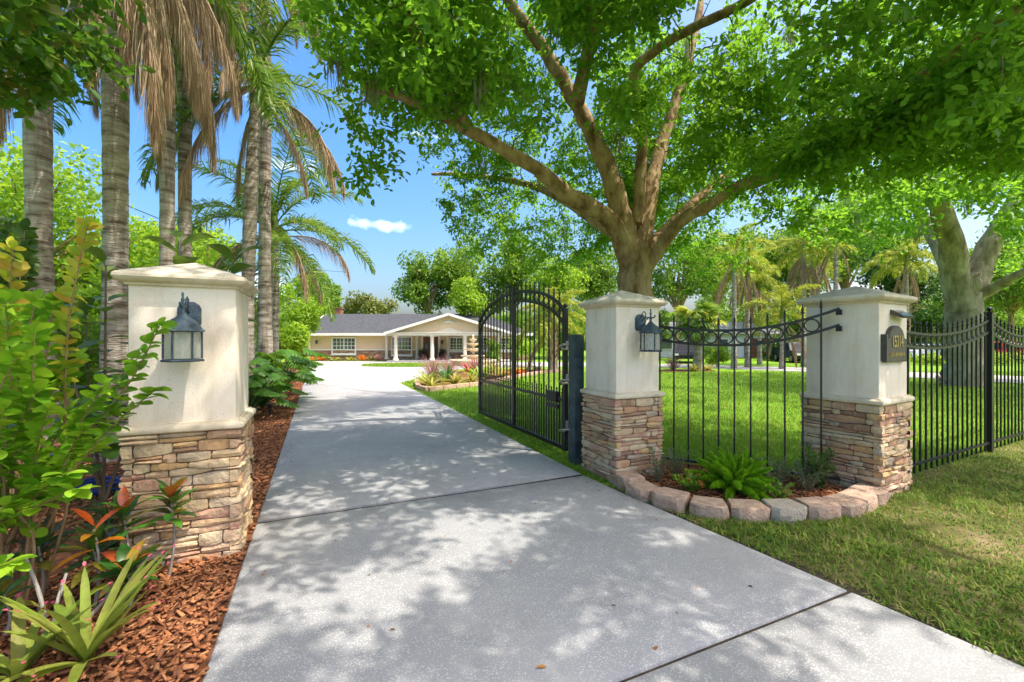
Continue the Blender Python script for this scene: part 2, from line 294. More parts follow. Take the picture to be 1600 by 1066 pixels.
# ================================================================ ground, drive, beds
def struct(o, label=None): o['kind'] = 'structure'; return o
xs = [-1500, -500, -160, -90] + list(range(-60, 64, 4)) + [90, 160, 500, 1500]
ys = [-300, -90, -40] + list(range(-20, 44, 2)) + [60, 90, 160, 500, 1500, 2500]
V = [(x, y, gzf(x, y)) for y in ys for x in xs]; nx = len(xs)
F = [(j * nx + i, j * nx + i + 1, (j + 1) * nx + i + 1, (j + 1) * nx + i) for j in range(len(ys) - 1) for i in range(nx - 1)]
struct(link('ground', np_mesh('ground', V, F, M['lawn'])))
def sr(t): return 2.50 + max(0.0, 3.6 - t) * .085
SL = -.43
drive = bpy.data.objects.new('driveway', None); COL.objects.link(drive); drive['kind'] = 'structure'; WL['driveway'] = Vector()
def slab(quadfn, nu, nv, m, parent, name='slab', top=.022, gap=.007, lip=.012):
    """quadfn(u,v)->x,y over the unit square; rounded lip round the edge, skirt below"""
    us = [0, lip, *[lip + (1 - 2 * lip) * i / nu for i in range(1, nu)], 1 - lip, 1]; vs_ = [0, lip, *[lip + (1 - 2 * lip) * i / nv for i in range(1, nv)], 1 - lip, 1]
    a, b = len(us), len(vs_); v = []; f = []
    for j, vv in enumerate(vs_):
        for i, uu in enumerate(us):
            x, y = quadfn(uu, vv); e = i in (0, a - 1) or j in (0, b - 1); v.append((x, y, gzf(x, y) + top - (.007 if e else 0)))
    for j in range(b - 1):
        for i in range(a - 1): f.append((j * a + i, j * a + i + 1, (j + 1) * a + i + 1, (j + 1) * a + i))
    ring = [i for i in range(a)] + [j * a + a - 1 for j in range(1, b)] + [(b - 1) * a + i for i in range(a - 2, -1, -1)] + [j * a for j in range(b - 2, 0, -1)]
    base = len(v); v += [(v[k][0], v[k][1], v[k][2] - .09) for k in ring]; n = len(ring)
    for k in range(n): f.append((ring[(k + 1) % n], ring[k], base + k, base + (k + 1) % n))
    mb = MB(); mb.add(v, f); return mb.build(name, m, parent, ang=60)
TE = [-4.0, 1.44, 3.82, 7.5, 11.2, 14.9]
for k in range(5):
    t0, t1 = TE[k] + (.036 if k == 2 else .012), TE[k + 1] - (.036 if k == 1 else .012)
    slab(lambda u, v: ST(SL + (sr(t0 + (t1 - t0) * v) - SL) * u, t0 + (t1 - t0) * v), 3, 5, M['concrete'], drive, lip=.004)
AP = [((-6.49, 13.45), (-3.80, 14.66)), ((-8.5, 18), (-3.62, 17.4)), ((-10.5, 22.5), (-3.5, 20.5)), ((-12.5, 27), (-2.9, 24.0)), ((-14.3, 31), (-1.2, 25.6)), ((-16.1, 35.0), (1.5, 26.6)),
      ((-10, 35.0), (3.2, 27)), ((0, 34), (5, 27.2)), ((6, 32.4), (9, 26.6)), ((12.5, 29.5), (11.5, 25.0)), ((17, 25.5), (14, 21.6)), ((19.6, 20.5), (15.4, 17.6)), ((22, 15.5), (17.6, 13.0)), ((26, 8), (22, 6))]
ap2 = bpy.data.objects.new('loop_drive', None); COL.objects.link(ap2); ap2['kind'] = 'structure'; WL['loop_drive'] = Vector()
for k in range(len(AP) - 1):
    (a0, b0), (a1, b1) = AP[k], AP[k + 1]
    if k == 5: a0 = (-16.1, 35.0)
    def q(u, v, a0=a0, b0=b0, a1=a1, b1=b1):
        v = .002 + v * .996; l = Vector(a0).lerp(Vector(a1), v); r = Vector(b0).lerp(Vector(b1), v); p = l.lerp(r, u); return p.x, p.y
    slab(q, 6, 3, M['concrete_far'], ap2, lip=.003, top=.022 + .0005 * (k % 2))
# dark fill in the joints
mb = MB(); mb.poly([ST(SL, -3.9), ST(sr(-3.9), -3.9), ST(2.78, 1.4), ST(2.5, 3.8), ST(2.48, 14.8), ST(SL, 14.8)], .004, .008, fn=True); o = mb.build('joint_fill', M['joint'], drive)
# mulch strip on the left of the drive and the planted ground behind the pillar
v = []; f = []; tt = list(np.linspace(-2, 38, 41)); ss = [-5.2, -3.6, -2, -1.2, -.425]
for t in tt:
    for s in ss: x, y = ST(s if t < 9 else max(s, -2.6 + .001 * s), t); v.append((x, y, gzf(x, y) + .012))
for j in range(len(tt) - 1):
    for i in range(4): f.append((j * 5 + i, j * 5 + i + 1, (j + 1) * 5 + i + 1, (j + 1) * 5 + i))
struct(MB().add(v, f).build('mulch_ground', M['mulch_soil']))
BED = [(1.12, 4.25), (1.2, 3.92), (1.36, 3.7), (1.6, 3.56), (1.88, 3.5), (2.14, 3.5), (2.42, 3.52), (2.68, 3.6), (2.9, 3.72), (3.1, 3.86), (3.0, 4.25), (2.1, 4.75), (1.5, 5.0), (1.3, 4.6)]
struct(MB().poly(BED, -.02, .035).build('fence_bed_ground', M['mulch_soil']))
MID = [(-3.25, 15.0), (-3.05, 13.9), (-2.72, 12.7), (-2.32, 12.05), (-1.7, 12.9), (-1.0, 13.8), (-.2, 16), (.65, 18.5), (1.5, 20.2), (3.0, 20.2), (3.4, 21.4), (2.6, 22.6), (.8, 23.2), (-1.2, 23.2), (-2.6, 21.5), (-3.3, 18.5)]
struct(MB().poly(MID, -.02, .045, fn=True).build('mid_bed_ground', M['mulch_soil'], smooth=False))
FARB = [(7.5, 20.6), (10.2, 21.8), (10.4, 23.2), (8.6, 23.4), (6.6, 22.2)]
struct(MB().poly(FARB, -.02, .04, fn=True).build('palm_bed_ground', M['mulch_soil'], smooth=False))
isl = [(-6.3 + 3.5 * math.cos(a) , 28.6 + 2.5 * math.sin(a)) for a in np.linspace(0, 2 * math.pi, 40, endpoint=False)]
struct(MB().poly(isl, -.02, .05, fn=True).build('lawn_island', M['lawn'], smooth=False))
curb = thing('bed_curb', (-2.32, 12.05, 0), 'low tan kerb edging round the flower bed beside the driveway', 'kerb')
pts = [MID[i] for i in (0, 1, 2, 3, 4, 5, 6, 7, 8, 9, 10)]
for i in range(len(pts) - 1):
    p, q_ = Vector(pts[i]), Vector(pts[i + 1]); n = max(1, round((q_ - p).length / .5))
    for k in range(n):
        a_, b_ = p.lerp(q_, (k + .02) / n), p.lerp(q_, (k + .98) / n)
        MB().bar((a_.x, a_.y, gzf(*a_) + .06), (b_.x, b_.y, gzf(*b_) + .06), .14, .14).build('curb_stone', M['edging'], curb)
verge = [(st[0], st[1]) for st in [ST(sr(-4) + .01, -4), (9, -4.5), (12.5, 8.6), (6.0, 5.55), (4.3, 4.62), (3.6, 4.2), (3.15, 3.72), (2.7, 3.5), (2.1, 3.4), (1.5, 3.5), (1.16, 3.86), (.98, 4.1), ST(sr(3.5) + .01, 3.5), ST(sr(1.5) + .01, 1.5)]]
struct(MB().poly(verge, -.02, .006).build('grass_verge', M['dry_soil']))

# ================================================================ gate pillars
def square_corners(c, rz, hw): ca, sa = math.cos(rz), math.sin(rz); return [(c[0] + x * ca - y * sa, c[1] + x * sa + y * ca) for x, y in ((-hw, -hw), (hw, -hw), (hw, hw), (-hw, hw))]
def pillar(c, rz, label, seed, hw=.30):
    rd = random.Random(seed); t = thing('gate_pillar', (c[0], c[1], 0), label, 'pillar', 'stone and stucco entrance pillars'); o3 = (c[0], c[1], 0)
    MB().loft_sq(o3, rz, [(hw - .035, -.1), (hw - .035, .835)], .004).build('core', M['mortar'], t)
    MB().loft_sq(o3, rz, [(hw - .03, .885), (hw - .03, 1.748)], .014).build('stucco_block', M['stucco'], t)
    MB().loft_sq(o3, rz, [(hw - .02, .829), (hw + .004, .830), (hw + .015, .838), (hw + .019, .852), (hw + .017, .866), (hw + .008, .877), (hw - .006, .881), (hw - .008, .888), (hw - .034, .889)], .02).build('moulding', M['cast_stone'], t, ang=32)
    cp = MB().loft_sq(o3, rz, [(hw - .034, 1.742), (hw - .012, 1.742), (hw - .008, 1.757), (hw + .012, 1.762), (hw + .028, 1.774), (hw + .036, 1.790), (hw + .034, 1.806), (hw + .022, 1.818), (hw + .008, 1.822)], .022).build('cap', M['cast_stone'], t, ang=32)
    MB().loft_sq(o3, rz, [(hw + .012, 1.8205), (hw + .006, 1.826), (.012, 1.935)], .022).build('cap_peak', M['cap_top'], cp, ang=30)
    # ledge stones, course by course round the four faces
    zs = [0.0]
    while zs[-1] < .775: zs.append(zs[-1] + rd.choice((.036, .042, .05, .056, .066)))
    zs[-1] = .828
    if zs[-1] - zs[-2] < .03: zs.pop(-2)
    ca, sa = math.cos(rz), math.sin(rz)
    def zb(r, u):
        if r == 0: return -.03
        if r == len(zs) - 1: return zs[r]
        return zs[r] + .007 * math.sin(5.1 * u + 1.9 * r) + .005 * math.sin(13 * u + 3.3 * r + seed)
    for face in range(4):
        fa = rz + face * math.pi / 2; fx, fy = math.cos(fa), math.sin(fa); nx_, ny_ = math.sin(fa), -math.cos(fa)
        for r in range(len(zs) - 1):
            u0 = -hw - .004 if (r + face) % 2 == 0 else -hw + .058; u1 = hw - .058 if (r + face + 1) % 2 == 0 else hw + .004
            u = u0; thick = zs[r + 1] - zs[r] > .048
            while u < u1 - .01:
                L = rd.choice((.08, .12, .16, .2, .24, .3)) * rd.uniform(.85, 1.15); e = u + L
                if e > u1 - .06: e = u1
                lay = [(0, 1)] if not thick or rd.random() > .3 or L < .1 else [(0, .5), (.5, 1)]
                for lo, hi in lay:
                    pr = rd.uniform(-.012, .016); g_ = .0025; sk = rd.uniform(-.006, .006); cols = 4; rows = 3; vs_ = []
                    for depth in (0, 1):
                        for j in range(rows):
                            for i in range(cols):
                                uu = u + g_ + (e - u - 2 * g_) * i / (cols - 1) + (sk if 0 < i < cols - 1 else 0); P = uu + hw * 2 * face
                                zl = zb(r, P) + (zb(r + 1, P) - zb(r, P)) * lo + g_; zh = zb(r, P) + (zb(r + 1, P) - zb(r, P)) * hi - g_; zz = zl + (zh - zl) * j / (rows - 1)
                                ed = (i in (0, cols - 1)) or (j in (0, rows - 1)); co = (i in (0, cols - 1)) and (j in (0, rows - 1))
                                n_ = hw + pr - (.006 if ed else 0) - (.005 if co else 0) + rd.uniform(-.006, .006) if depth else hw - .06
                                if depth and co: uu += (.004 if i == 0 else -.004); zz += (.003 if j == 0 else -.003)
                                vs_.append((fx * uu + nx_ * n_, fy * uu + ny_ * n_, zz))
                    n = cols * rows; fs = [(n + j * cols + i, n + j * cols + i + 1, n + (j + 1) * cols + i + 1, n + (j + 1) * cols + i) for j in range(rows - 1) for i in range(cols - 1)]
                    per = [0, 1, 2, 3, 7, 11, 10, 9, 8, 4]
                    fs += [(per[k], per[(k + 1) % 10], n + per[(k + 1) % 10], n + per[k]) for k in range(10)]
                    MB().add(vs_, fs).build('stone', M['ledge_stone'], t, local=True, ang=34)
                u = e
    return t
def from_corner(C, rz, w, side):
    g = np.array([math.cos(rz), math.sin(rz)]); d = np.array([-math.sin(rz), math.cos(rz)]); c = np.array(C) + side * g * w + d * w; return (float(c[0]), float(c[1]))
RZ3 = R(30)
CL = from_corner((-1.772, 2.842), TH, .31, -1); C2 = from_corner((1.005, 4.218), TH, .30, 1); C3 = from_corner((3.235, 3.805), RZ3, .33, 1)
pillar(CL, TH, 'large gate pillar with lantern beside the red mulch on the left of the driveway', 3, .31)
pillar(C2, TH, 'middle gate pillar with lantern standing next to the open iron gate', 5)
pillar(C3, RZ3, 'gate pillar carrying the house number plaque, at the end of the curved-top fence panel', 8, .33)

# ================================================================ wall lanterns
def lantern(pos, rz, label):
    """local frame: wall plane at y=0, outward -y"""
    t = thing('wall_lantern', pos, label, 'lantern', 'lanterns on the gate pillars', rz)
    prof = [(-.05, -.07), (.05, -.07), (.062, -.045), (.062, .05), (.05, .075), (.025, .092), (-.025, .092), (-.05, .075), (-.062, .05), (-.062, -.045)]
    mb = MB(); n = len(prof)
    mb.add([(x, 0, z) for x, z in prof] + [(x, -.014, z) for x, z in prof] + [(x * .8, -.026, z * .8) for x, z in prof], [tuple(range(n))] + [(i, n + i, n + (i + 1) % n, (i + 1) % n) for i in range(n)] + [(n + i, 2 * n + i, 2 * n + (i + 1) % n, n + (i + 1) % n) for i in range(n)] + [tuple(range(3 * n - 1, 2 * n - 1, -1))])
    mb.build('back_plate', M['lantern_metal'], t, local=True)
    cy = -.155; mb = MB()
    mb.tube([(0, -.02, .02), (0, -.06, .045), (0, -.10, .055), (0, cy, .05), (0, cy - .045, .05), (0, cy - .062, .062), (0, cy - .055, .074)], .0065, 8)
    mb.tube([(0, -.03, .06), (0, -.035, .10), (0, -.06, .118), (0, -.085, .10), (0, -.082, .065), (0, -.07, .05)], .005, 8)
    mb.tube([(0, -.03, -.03), (0, -.07, -.005), (0, -.09, .03), (0, -.12, .05)], .005, 8)
    mb.build('scroll_arm', M['lantern_metal'], t, local=True)
    MB().lathe([(.004, .14), (.008, .125), (.005, .11), (.011, .09), (.006, .075), (.012, .05), (.01, .03), (.016, .01)], (0, cy, 0), 10).build('finial', M['lantern_metal'], t, local=True)
    MB().lathe([(.010, .02), (.022, .005), (.035, -.012), (.062, -.030), (.085, -.055), (.099, -.082), (.112, -.090), (.114, -.096), (.104, -.100)], (0, cy, 0), 16).build('roof', M['lantern_metal'], t, local=True, ang=60)
    for k in range(6):
        a = k * math.pi / 3 + .2; MB().bar((.094 * math.cos(a), cy + .094 * math.sin(a), -.098), (.094 * math.cos(a), cy + .094 * math.sin(a), -.262), .009, .009).build('cage_bar', M['lantern_metal'], t, local=True)
        b = a + math.pi / 3; q0 = (.088 * math.cos(a), cy + .088 * math.sin(a)); q1 = (.088 * math.cos(b), cy + .088 * math.sin(b))
        MB().bar((*q0, -.18), (*q1, -.18), .003, .158).build('glass_pane', M['lantern_glass'], t, local=True)
    MB().lathe([(.0, -.262), (.09, -.262), (.104, -.266), (.108, -.272), (.104, -.279), (.0, -.279)], (0, cy, 0), 6, .2).build('base_ring', M['lantern_metal'], t, local=True)
    MB().lathe([(.012, -.258), (.013, -.22), (.018, -.205), (.03, -.175), (.031, -.155), (.022, -.132), (.004, -.122)], (0, cy, 0), 12).build('bulb', M['bulb'], t, local=True)
    return t
gm = bpy.data.materials.new('lantern_glass'); gm.use_nodes = True; nt = gm.node_tree; b = nt.nodes['Principled BSDF']; tr = nt.nodes.new('ShaderNodeBsdfTransparent'); ms = nt.nodes.new('ShaderNodeMixShader'); ms.inputs[0].default_value = .35
b.inputs['Base Color'].default_value = (.55, .56, .5, 1); b.inputs['Roughness'].default_value = .15
nt.links.new(tr.outputs[0], ms.inputs[1]); nt.links.new(b.outputs[0], ms.inputs[2]); nt.links.new(ms.outputs[0], nt.nodes['Material Output'].inputs['Surface']); M['lantern_glass'] = gm
def on_face(c, rz, u, z, hw): return (c[0] + math.cos(rz) * u + math.sin(rz) * hw, c[1] + math.sin(rz) * u - math.cos(rz) * hw, z)
lantern(on_face(CL, TH, .03, 1.555, .281), TH, 'weathered blue-grey wall lantern on the left driveway pillar')
lantern(on_face(C2, TH, .02, 1.575, .271), TH, 'weathered blue-grey wall lantern on the middle pillar by the open gate')

# ================================================================ address plaque and solar light
def txt(body, size, name, m, parent, loc, ext=.003):
    cu = bpy.data.curves.new(name, 'FONT'); cu.body = body; cu.size = size; cu.extrude = ext; cu.align_x = 'CENTER'; cu.align_y = 'CENTER'
    ob = bpy.data.objects.new(name, cu); COL.objects.link(ob); dg = bpy.context.evaluated_depsgraph_get(); me = bpy.data.meshes.new_from_object(ob.evaluated_get(dg)); bpy.data.objects.remove(ob); me.materials.clear(); me.materials.append(m)
    return link(name, me, parent, loc, (R(90), 0, 0))
pl = thing('address_plaque', on_face(C3, RZ3, -.03, 1.34, .301), 'dark arched house number plaque with raised numerals on the right-hand pillar', 'plaque', rz=RZ3)
def arch_outline(k): 
    W, H = .215 * k, .13 * k; o_ = [(-W, -H), (W, -H), (W, H * .62), (W * .78, H * .62)]
    o_ += [(W * .74 * math.cos(a), H * .66 + .115 * k * math.sin(a)) for a in np.linspace(.12, math.pi - .12, 13)]
    return o_ + [(-W * .78, H * .62), (-W, H * .62)]
def plate(k, y0, y1, name, m, par):
    q_ = arch_outline(k); n = len(q_); return MB().add([(x, y0, z) for x, z in q_] + [(x, y1, z) for x, z in q_], [tuple(range(n - 1, -1, -1)), tuple(range(n, 2 * n))] + [(i, (i + 1) % n, n + (i + 1) % n, n + i) for i in range(n)]).build(name, m, par, local=True)
plate(1.0, 0, -.022, 'back_plate', M['plaque'], pl); plate(.93, -.0222, -.034, 'raised_face', M['plaque'], pl)
q_ = arch_outline(.965); MB().tube([(x, -.028, z) for x, z in q_], .006, 6, closed=True).build('rim', M['plaque'], pl, local=True)
fp = MB().box((-.232, -.02, -.0), (.03, .05, .24)).build('side_flange', M['plaque'], pl, local=True)
nm_ = txt('15314', .155, 'numerals', M['brass'], pl, (0, -.036, .05), .004); nm_.scale = (.62, 1, 1)
mb = MB(); rd = random.Random(4)   # second line: worn and unreadable in the photo, so only its strokes
xx = -.15
for wd in (2, 7):
    for k in range(wd):
        h = .036; mb.box((xx, -.036, -.062), (.006, .006, h))
        if rd.random() < .7: mb.box((xx + .009, -.036, -.062 + rd.choice((-.015, 0, .015))), (.012, .006, .006))
        if rd.random() < .5: mb.box((xx + .017, -.036, -.062), (.006, .006, h))
        xx += .032
    xx += .02
mb.build('street_line', M['brass'], pl, local=True)
so = thing('solar_light', on_face(C3, RZ3, .045, 1.655, .301), 'small wedge-shaped solar light above the house number plaque', 'light', rz=RZ3)
MB().add([(-.13, 0, -.012), (.13, 0, -.012), (.13, -.09, -.05), (-.13, -.09, -.05), (-.13, 0, .03), (.13, 0, .03), (.13, -.10, -.035), (-.13, -.10, -.035)], [(3, 2, 1, 0), (4, 5, 6, 7), (0, 1, 5, 4), (1, 2, 6, 5), (2, 3, 7, 6), (3, 0, 4, 7)]).build('housing', M['plaque'], so, local=True)
MB().add([(-.12, -.006, .0305), (.12, -.006, .0305), (.12, -.095, -.0285), (-.12, -.095, -.0285)], [(0, 3, 2, 1)]).build('solar_panel', M['solar_glass'], so, local=True)
MB().box((-.06, -.045, -.036), (.03, .03, .012)).build('sensor', M['bulb'], so, local=True)

# ================================================================ ironwork
def spear(mb, x, y, z, dx, dy, h=.085, w=.03):
    """triad finial: collar, two short arms, blade"""
    mb.lathe([(.011, 0), (.015, .006), (.015, .014), (.010, .02)], (x, y, z), 6)
    mb.add([(x - dx * w * .55, y - dy * w * .55, z + .034), (x - dx * .006, y - dy * .006, z + .02), (x, y, z + .034), (x + dx * .006, y + dy * .006, z + .02), (x + dx * w * .55, y + dy * w * .55, z + .034)], [(0, 1, 2), (2, 3, 4)])
    mb.lathe([(.005, .02), (.012, .045), (.008, .065), (.001, h)], (x, y, z), 6)
ring_cache = {}
def ring_mesh(r, w=.007):
    if r not in ring_cache: ring_cache[r] = MB().tube([(r * math.cos(a), 0, r * math.sin(a)) for a in np.linspace(0, 2 * math.pi, 20, endpoint=False)], w, 6, closed=True).mesh('ring', M['black_iron'])
    return ring_cache[r]
def iron_panel(t, P, Q, n0, n1, spacing, ztop, zlow, zbot, tipz, groundz, par_loc, rails=True):
    """pickets i=n0..n1 from P towards Q; rails follow ztop/zlow(distance)"""
    P = Vector(P); Q = Vector(Q); d = (Q - P).normalized(); ln = (Q - P).length; rz = math.atan2(d.y, d.x)
    for nm, zf in (('upper_rail', ztop), ('lower_rail', zlow)):
        k = max(8, int(ln / .08)); mb = MB()
        us = [ln * i / k for i in range(k + 1)]
        for i in range(k):
            a, b = us[i], us[i + 1]; mb.bar((P.x + d.x * a, P.y + d.y * a, zf(a)), (P.x + d.x * b, P.y + d.y * b, zf(b)), .026, .026)
        mb.build(nm, M['black_iron'], t)
    MB().bar((P.x, P.y, zbot), (Q.x, Q.y, zbot), .026, .026).build('bottom_rail', M['black_iron'], t)
    for i in range(n0, n1 + 1):
        u = i * spacing; x, y = P.x + d.x * u, P.y + d.y * u; tz = tipz(u); mb = MB(); mb.box((x, y, (groundz + tz - .085) / 2), (.016, .016, tz - .085 - groundz), rz); spear(mb, x, y, tz - .085, d.x, d.y); mb.build('picket', M['black_iron'], t)
    for i in range(n0, n1):
        u = (i + .5) * spacing; r = (ztop(u) - zlow(u)) / 2 - .017; lo = Vector((P.x + d.x * u, P.y + d.y * u, (ztop(u) + zlow(u)) / 2)) - WL[t.name]
        link('ring', ring_mesh(round(min(r, spacing / 2 - .011), 3)), t, lo, (0, 0, rz))
# --- panel between the pillars
FP, FQ = Vector((1.375, 4.945)), Vector((3.055, 4.06)); fl = (FQ - FP).length
ft = thing('fence_panel', (FP.x, FP.y, 0), 'black iron fence panel with dipped top rail and rings between two pillars', 'fence')
def dip1(u): c = .62 * fl * .85; return 1.508 + .195 * ((u - .95) / .95) ** 2 if u > .95 else 1.508 + .115 * ((u - .95) / .95) ** 2
def ftop(u): return dip1(u)
def flow(u): return dip1(u) - .152
iron_panel(ft, FP, FQ, 0, 12, .1465, ftop, flow, .115, lambda u: dip1(u) + .148, .03, None)
for z in (ftop(fl), flow(fl)):
    MB().box((FQ.x - .012, FQ.y - .01, z - .035), (.045, .02, .05), RZ3 + math.pi / 2).build('bracket', M['black_iron'], ft)
# --- street fence beyond the plaque pillar
fd = Vector((1.775, .93)).normalized(); P0 = Vector((3.80, 4.315)); sp = .1345
ft2 = thing('street_fence', (P0.x, P0.y, 0), 'long black iron fence running from the plaque pillar along the lawn', 'fence')
postd = [(Vector((5.985, 5.47)) - P0).length]; postd.append(postd[0] + 2.42); u0 = 0
for k, pd in enumerate(postd):
    pa = P0 + fd * u0; pb = P0 + fd * pd; L = pd - u0; n = int(round(L / sp)); s_ = L / n
    if k == 0: zt = lambda u, L=L: 1.468 + .20 * (max(u - L * .34, 0) / (L * .66)) ** 2 + .05 * (max(L * .34 - u, 0) / (L * .34)) ** 2
    else: zt = lambda u, L=L: 1.468 + .20 * ((u - L / 2) / (L / 2)) ** 2
    iron_panel(ft2, pa, pb, 0 if k == 0 else 1, n - 1, s_, zt, lambda u, zt=zt: zt(u) - .145, .125, lambda u, zt=zt: zt(u) + .14, .03, None)
    mb = MB(); mb.box((pb.x, pb.y, .87), (.065, .065, 1.76), math.atan2(fd.y, fd.x)); mb.box((pb.x, pb.y, 1.757), (.08, .08, .016), math.atan2(fd.y, fd.x)); mb.lathe([(.012, 0), (.014, .012), (.030, .03), (.030, .045), (.016, .062), (.001, .066)], (pb.x, pb.y, 1.765), 12); mb.build('post', M['black_iron'], ft2)
    u0 = pd
# --- open driveway gate
GA = R(24.6); gd = Vector((-math.sin(GA), math.cos(GA))); H0 = Vector((.655, 5.36)); GL = 3.0
gt = thing('driveway_gate', (H0.x, H0.y, 0), 'open black iron driveway gate leaf with arched top standing along the drive', 'gate')
def gp(u, z): return (H0.x + gd.x * u, H0.y + gd.y * u, z)
grz = math.atan2(gd.y, gd.x)
def arch(u, z0, z1): k = (u - GL / 2) / (GL / 2); return z0 + (z1 - z0) * math.sqrt(max(0, 1 - k * k * .93)) * 1.0 - (z1 - z0) * .2646 * 0
up = lambda u: arch(u, 1.60, 2.15); lw = lambda u: arch(u, 1.42, 2.0)
for u, w_, zt in ((0, .06, 1.80), (GL / 2, .075, 2.24), (GL, .06, 1.80)):
    mb = MB(); mb.box(gp(u, (.055 + zt) / 2), (w_, .05, zt - .055), grz)
    if u != GL / 2: mb.lathe([(.012, 0), (.012, .01), (.027, .028), (.027, .042), (.012, .058), (.001, .06)], gp(u, zt), 12)
    mb.build('stile', M['black_iron'], gt)
MB().bar(gp(.03, .085), gp(GL - .03, .085), .045, .05).build('bottom_rail', M['black_iron'], gt); MB().bar(gp(.03, .67), gp(GL - .03, .67), .04, .035).build('middle_rail', M['black_iron'], gt)
for nm, fn, h in (('outer_arch', up, .034), ('inner_arch', lw, .03)):
    mb = MB(); N_ = 40
    for i in range(N_): a, b = GL * i / N_, GL * (i + 1) / N_; mb.bar(gp(a, fn(a)), gp(b, fn(b)), .036, h)
    mb.build(nm, M['black_iron'], gt)
NP = 22; s_ = GL / NP
for i in range(1, NP):
    if i == NP // 2: continue
    u = i * s_; tz = up(u) + .155; mb = MB(); mb.box(gp(u, (.1 + tz - .085) / 2), (.017, .017, tz - .085 - .1), grz); p = gp(u, tz - .085); spear(mb, *p, gd.x, gd.y); mb.build('picket', M['black_iron'], gt)
for i in range(NP):
    u = (i + .5) * s_; mb = MB(); mb.box(gp(u, .395), (.014, .014, .61), grz)
    if i % 11 not in (0, 10) or True: mb.box(gp(u, .715), (.014, .014, .07), grz); spear(mb, *gp(u, .745), gd.x, gd.y, .075)
    mb.build('short_picket', M['black_iron'], gt)
    k = (up(u) + lw(u)) / 2; r = .056; link('ring', ring_mesh(r), gt, Vector(gp(u, k)) - WL[gt.name], (0, 0, grz))
lk = MB(); lk.box(gp(.30, .69), (.26, .07, .13), grz); lk.box(gp(.30, .57), (.30, .05, .05), grz); lk.build('latch_box', M['black_iron'], gt)
hp = thing('hinge_post', (.735, 4.985, 0), 'square blue-grey steel post carrying the gate hinges', 'post')
MB().box((.735, 4.985, .705), (.12, .14, 1.51), TH).build('shaft', M['blue_post'], hp); MB().box((.735, 4.985, 1.468), (.128, .148, .012), TH).build('post_cap', M['blue_post'], hp)
for z in (.38, .95, 1.36):
    a = Vector((.735 - .055, 4.985 + .03, z)); e = Vector((H0.x + .02, H0.y - .04, z)); mb = MB()
    mb.tube([a, a + Vector((-.09, -.02, -.0)), a + Vector((-.12, .06, -.02)), a + Vector((-.10, .14, -.06)), e + Vector((0, 0, -.06)), e], .014, 8); mb.lathe([(.022, -.06), (.022, .04)], tuple(e), 10); mb.build('hinge', M['zinc'], hp)
# --- block edging round the bed
edg = thing('block_edging', (2.14, 3.45, 0), 'curved row of tan concrete edging blocks in front of the fence panel', 'edging')
EP = [Vector(p) for p in [(1.115, 4.17), (1.17, 3.90), (1.335, 3.66), (1.58, 3.50), (1.86, 3.44), (2.145, 3.43), (2.43, 3.455), (2.69, 3.53), (2.915, 3.665), (3.12, 3.80)]]
for i, p in enumerate(EP):
    a = EP[max(i - 1, 0)]; b = EP[min(i + 1, len(EP) - 1)]; tg = (b - a).normalized(); nn = Vector((tg.y, -tg.x)); rd = random.Random(i); W = .143; dp = .115
    def pt(x, y, z): return (p.x + tg.x * x + nn.x * y, p.y + tg.y * x + nn.y * y, z)
    h = .116 + rd.uniform(-.006, .012); r_ = lambda: rd.uniform(-.006, .006)
    fr = [(-W, .062), (-W * .70, .104), (-W * .2, .114), (W * .2, .112), (W * .70, .102), (W, .060)]
    out_ = fr + [(W * .8, -dp), (-W * .8, -dp)]; n = len(out_); vs_ = []
    for z, ins in ((-.03, 0), (.03, 0), (h * .55, -.003), (h - .010, .001), (h, .010)):
        for (x, y) in out_: k = 1 - ins * 5.5; fz = y > .03; vs_.append(pt(x * k + (r_() if fz else 0), (y - (ins if y > 0 else -ins)) + (r_() * 1.4 if fz else 0), z + (r_() * .4 if z > .01 else 0)))
    fs = [tuple(4 * n + k for k in range(n - 1, -1, -1))]
    for l in range(4):
        for k in range(n): fs.append((l * n + (k + 1) % n, l * n + k, (l + 1) * n + k, (l + 1) * n + (k + 1) % n))
    MB().add(vs_, fs).build('block', M['edging_grey'] if i == 5 else M['edging'], edg, ang=25)
# ================================================================ the house at the end of the drive
HZ = -.24; HY = 36.5
ho = thing('house', (-8, HY, HZ), 'single-storey tan house with dark shingle roof and columned gable porch', 'house')
WX0, WX1 = -16.95, 1.2
EVZ = 2.05
mb = MB(); mb.box(((WX0 + WX1) / 2, HY + 4.5, (HZ + EVZ) / 2), (WX1 - WX0, 9, EVZ - HZ)); mb.build('wall', M['house_wall'], ho)
wz = .62
st_ = MB(); st_.box(((WX0 + WX1) / 2, HY - .03, (HZ + wz) / 2), (WX1 - WX0 + .1, .08, wz - HZ)); st_.build('stone_wainscot', M['wainscot'], ho)
MB().box(((WX0 + WX1) / 2, HY - .045, wz + .045), (WX1 - WX0 + .14, .12, .09)).build('sill_course', M['white_trim'], ho)
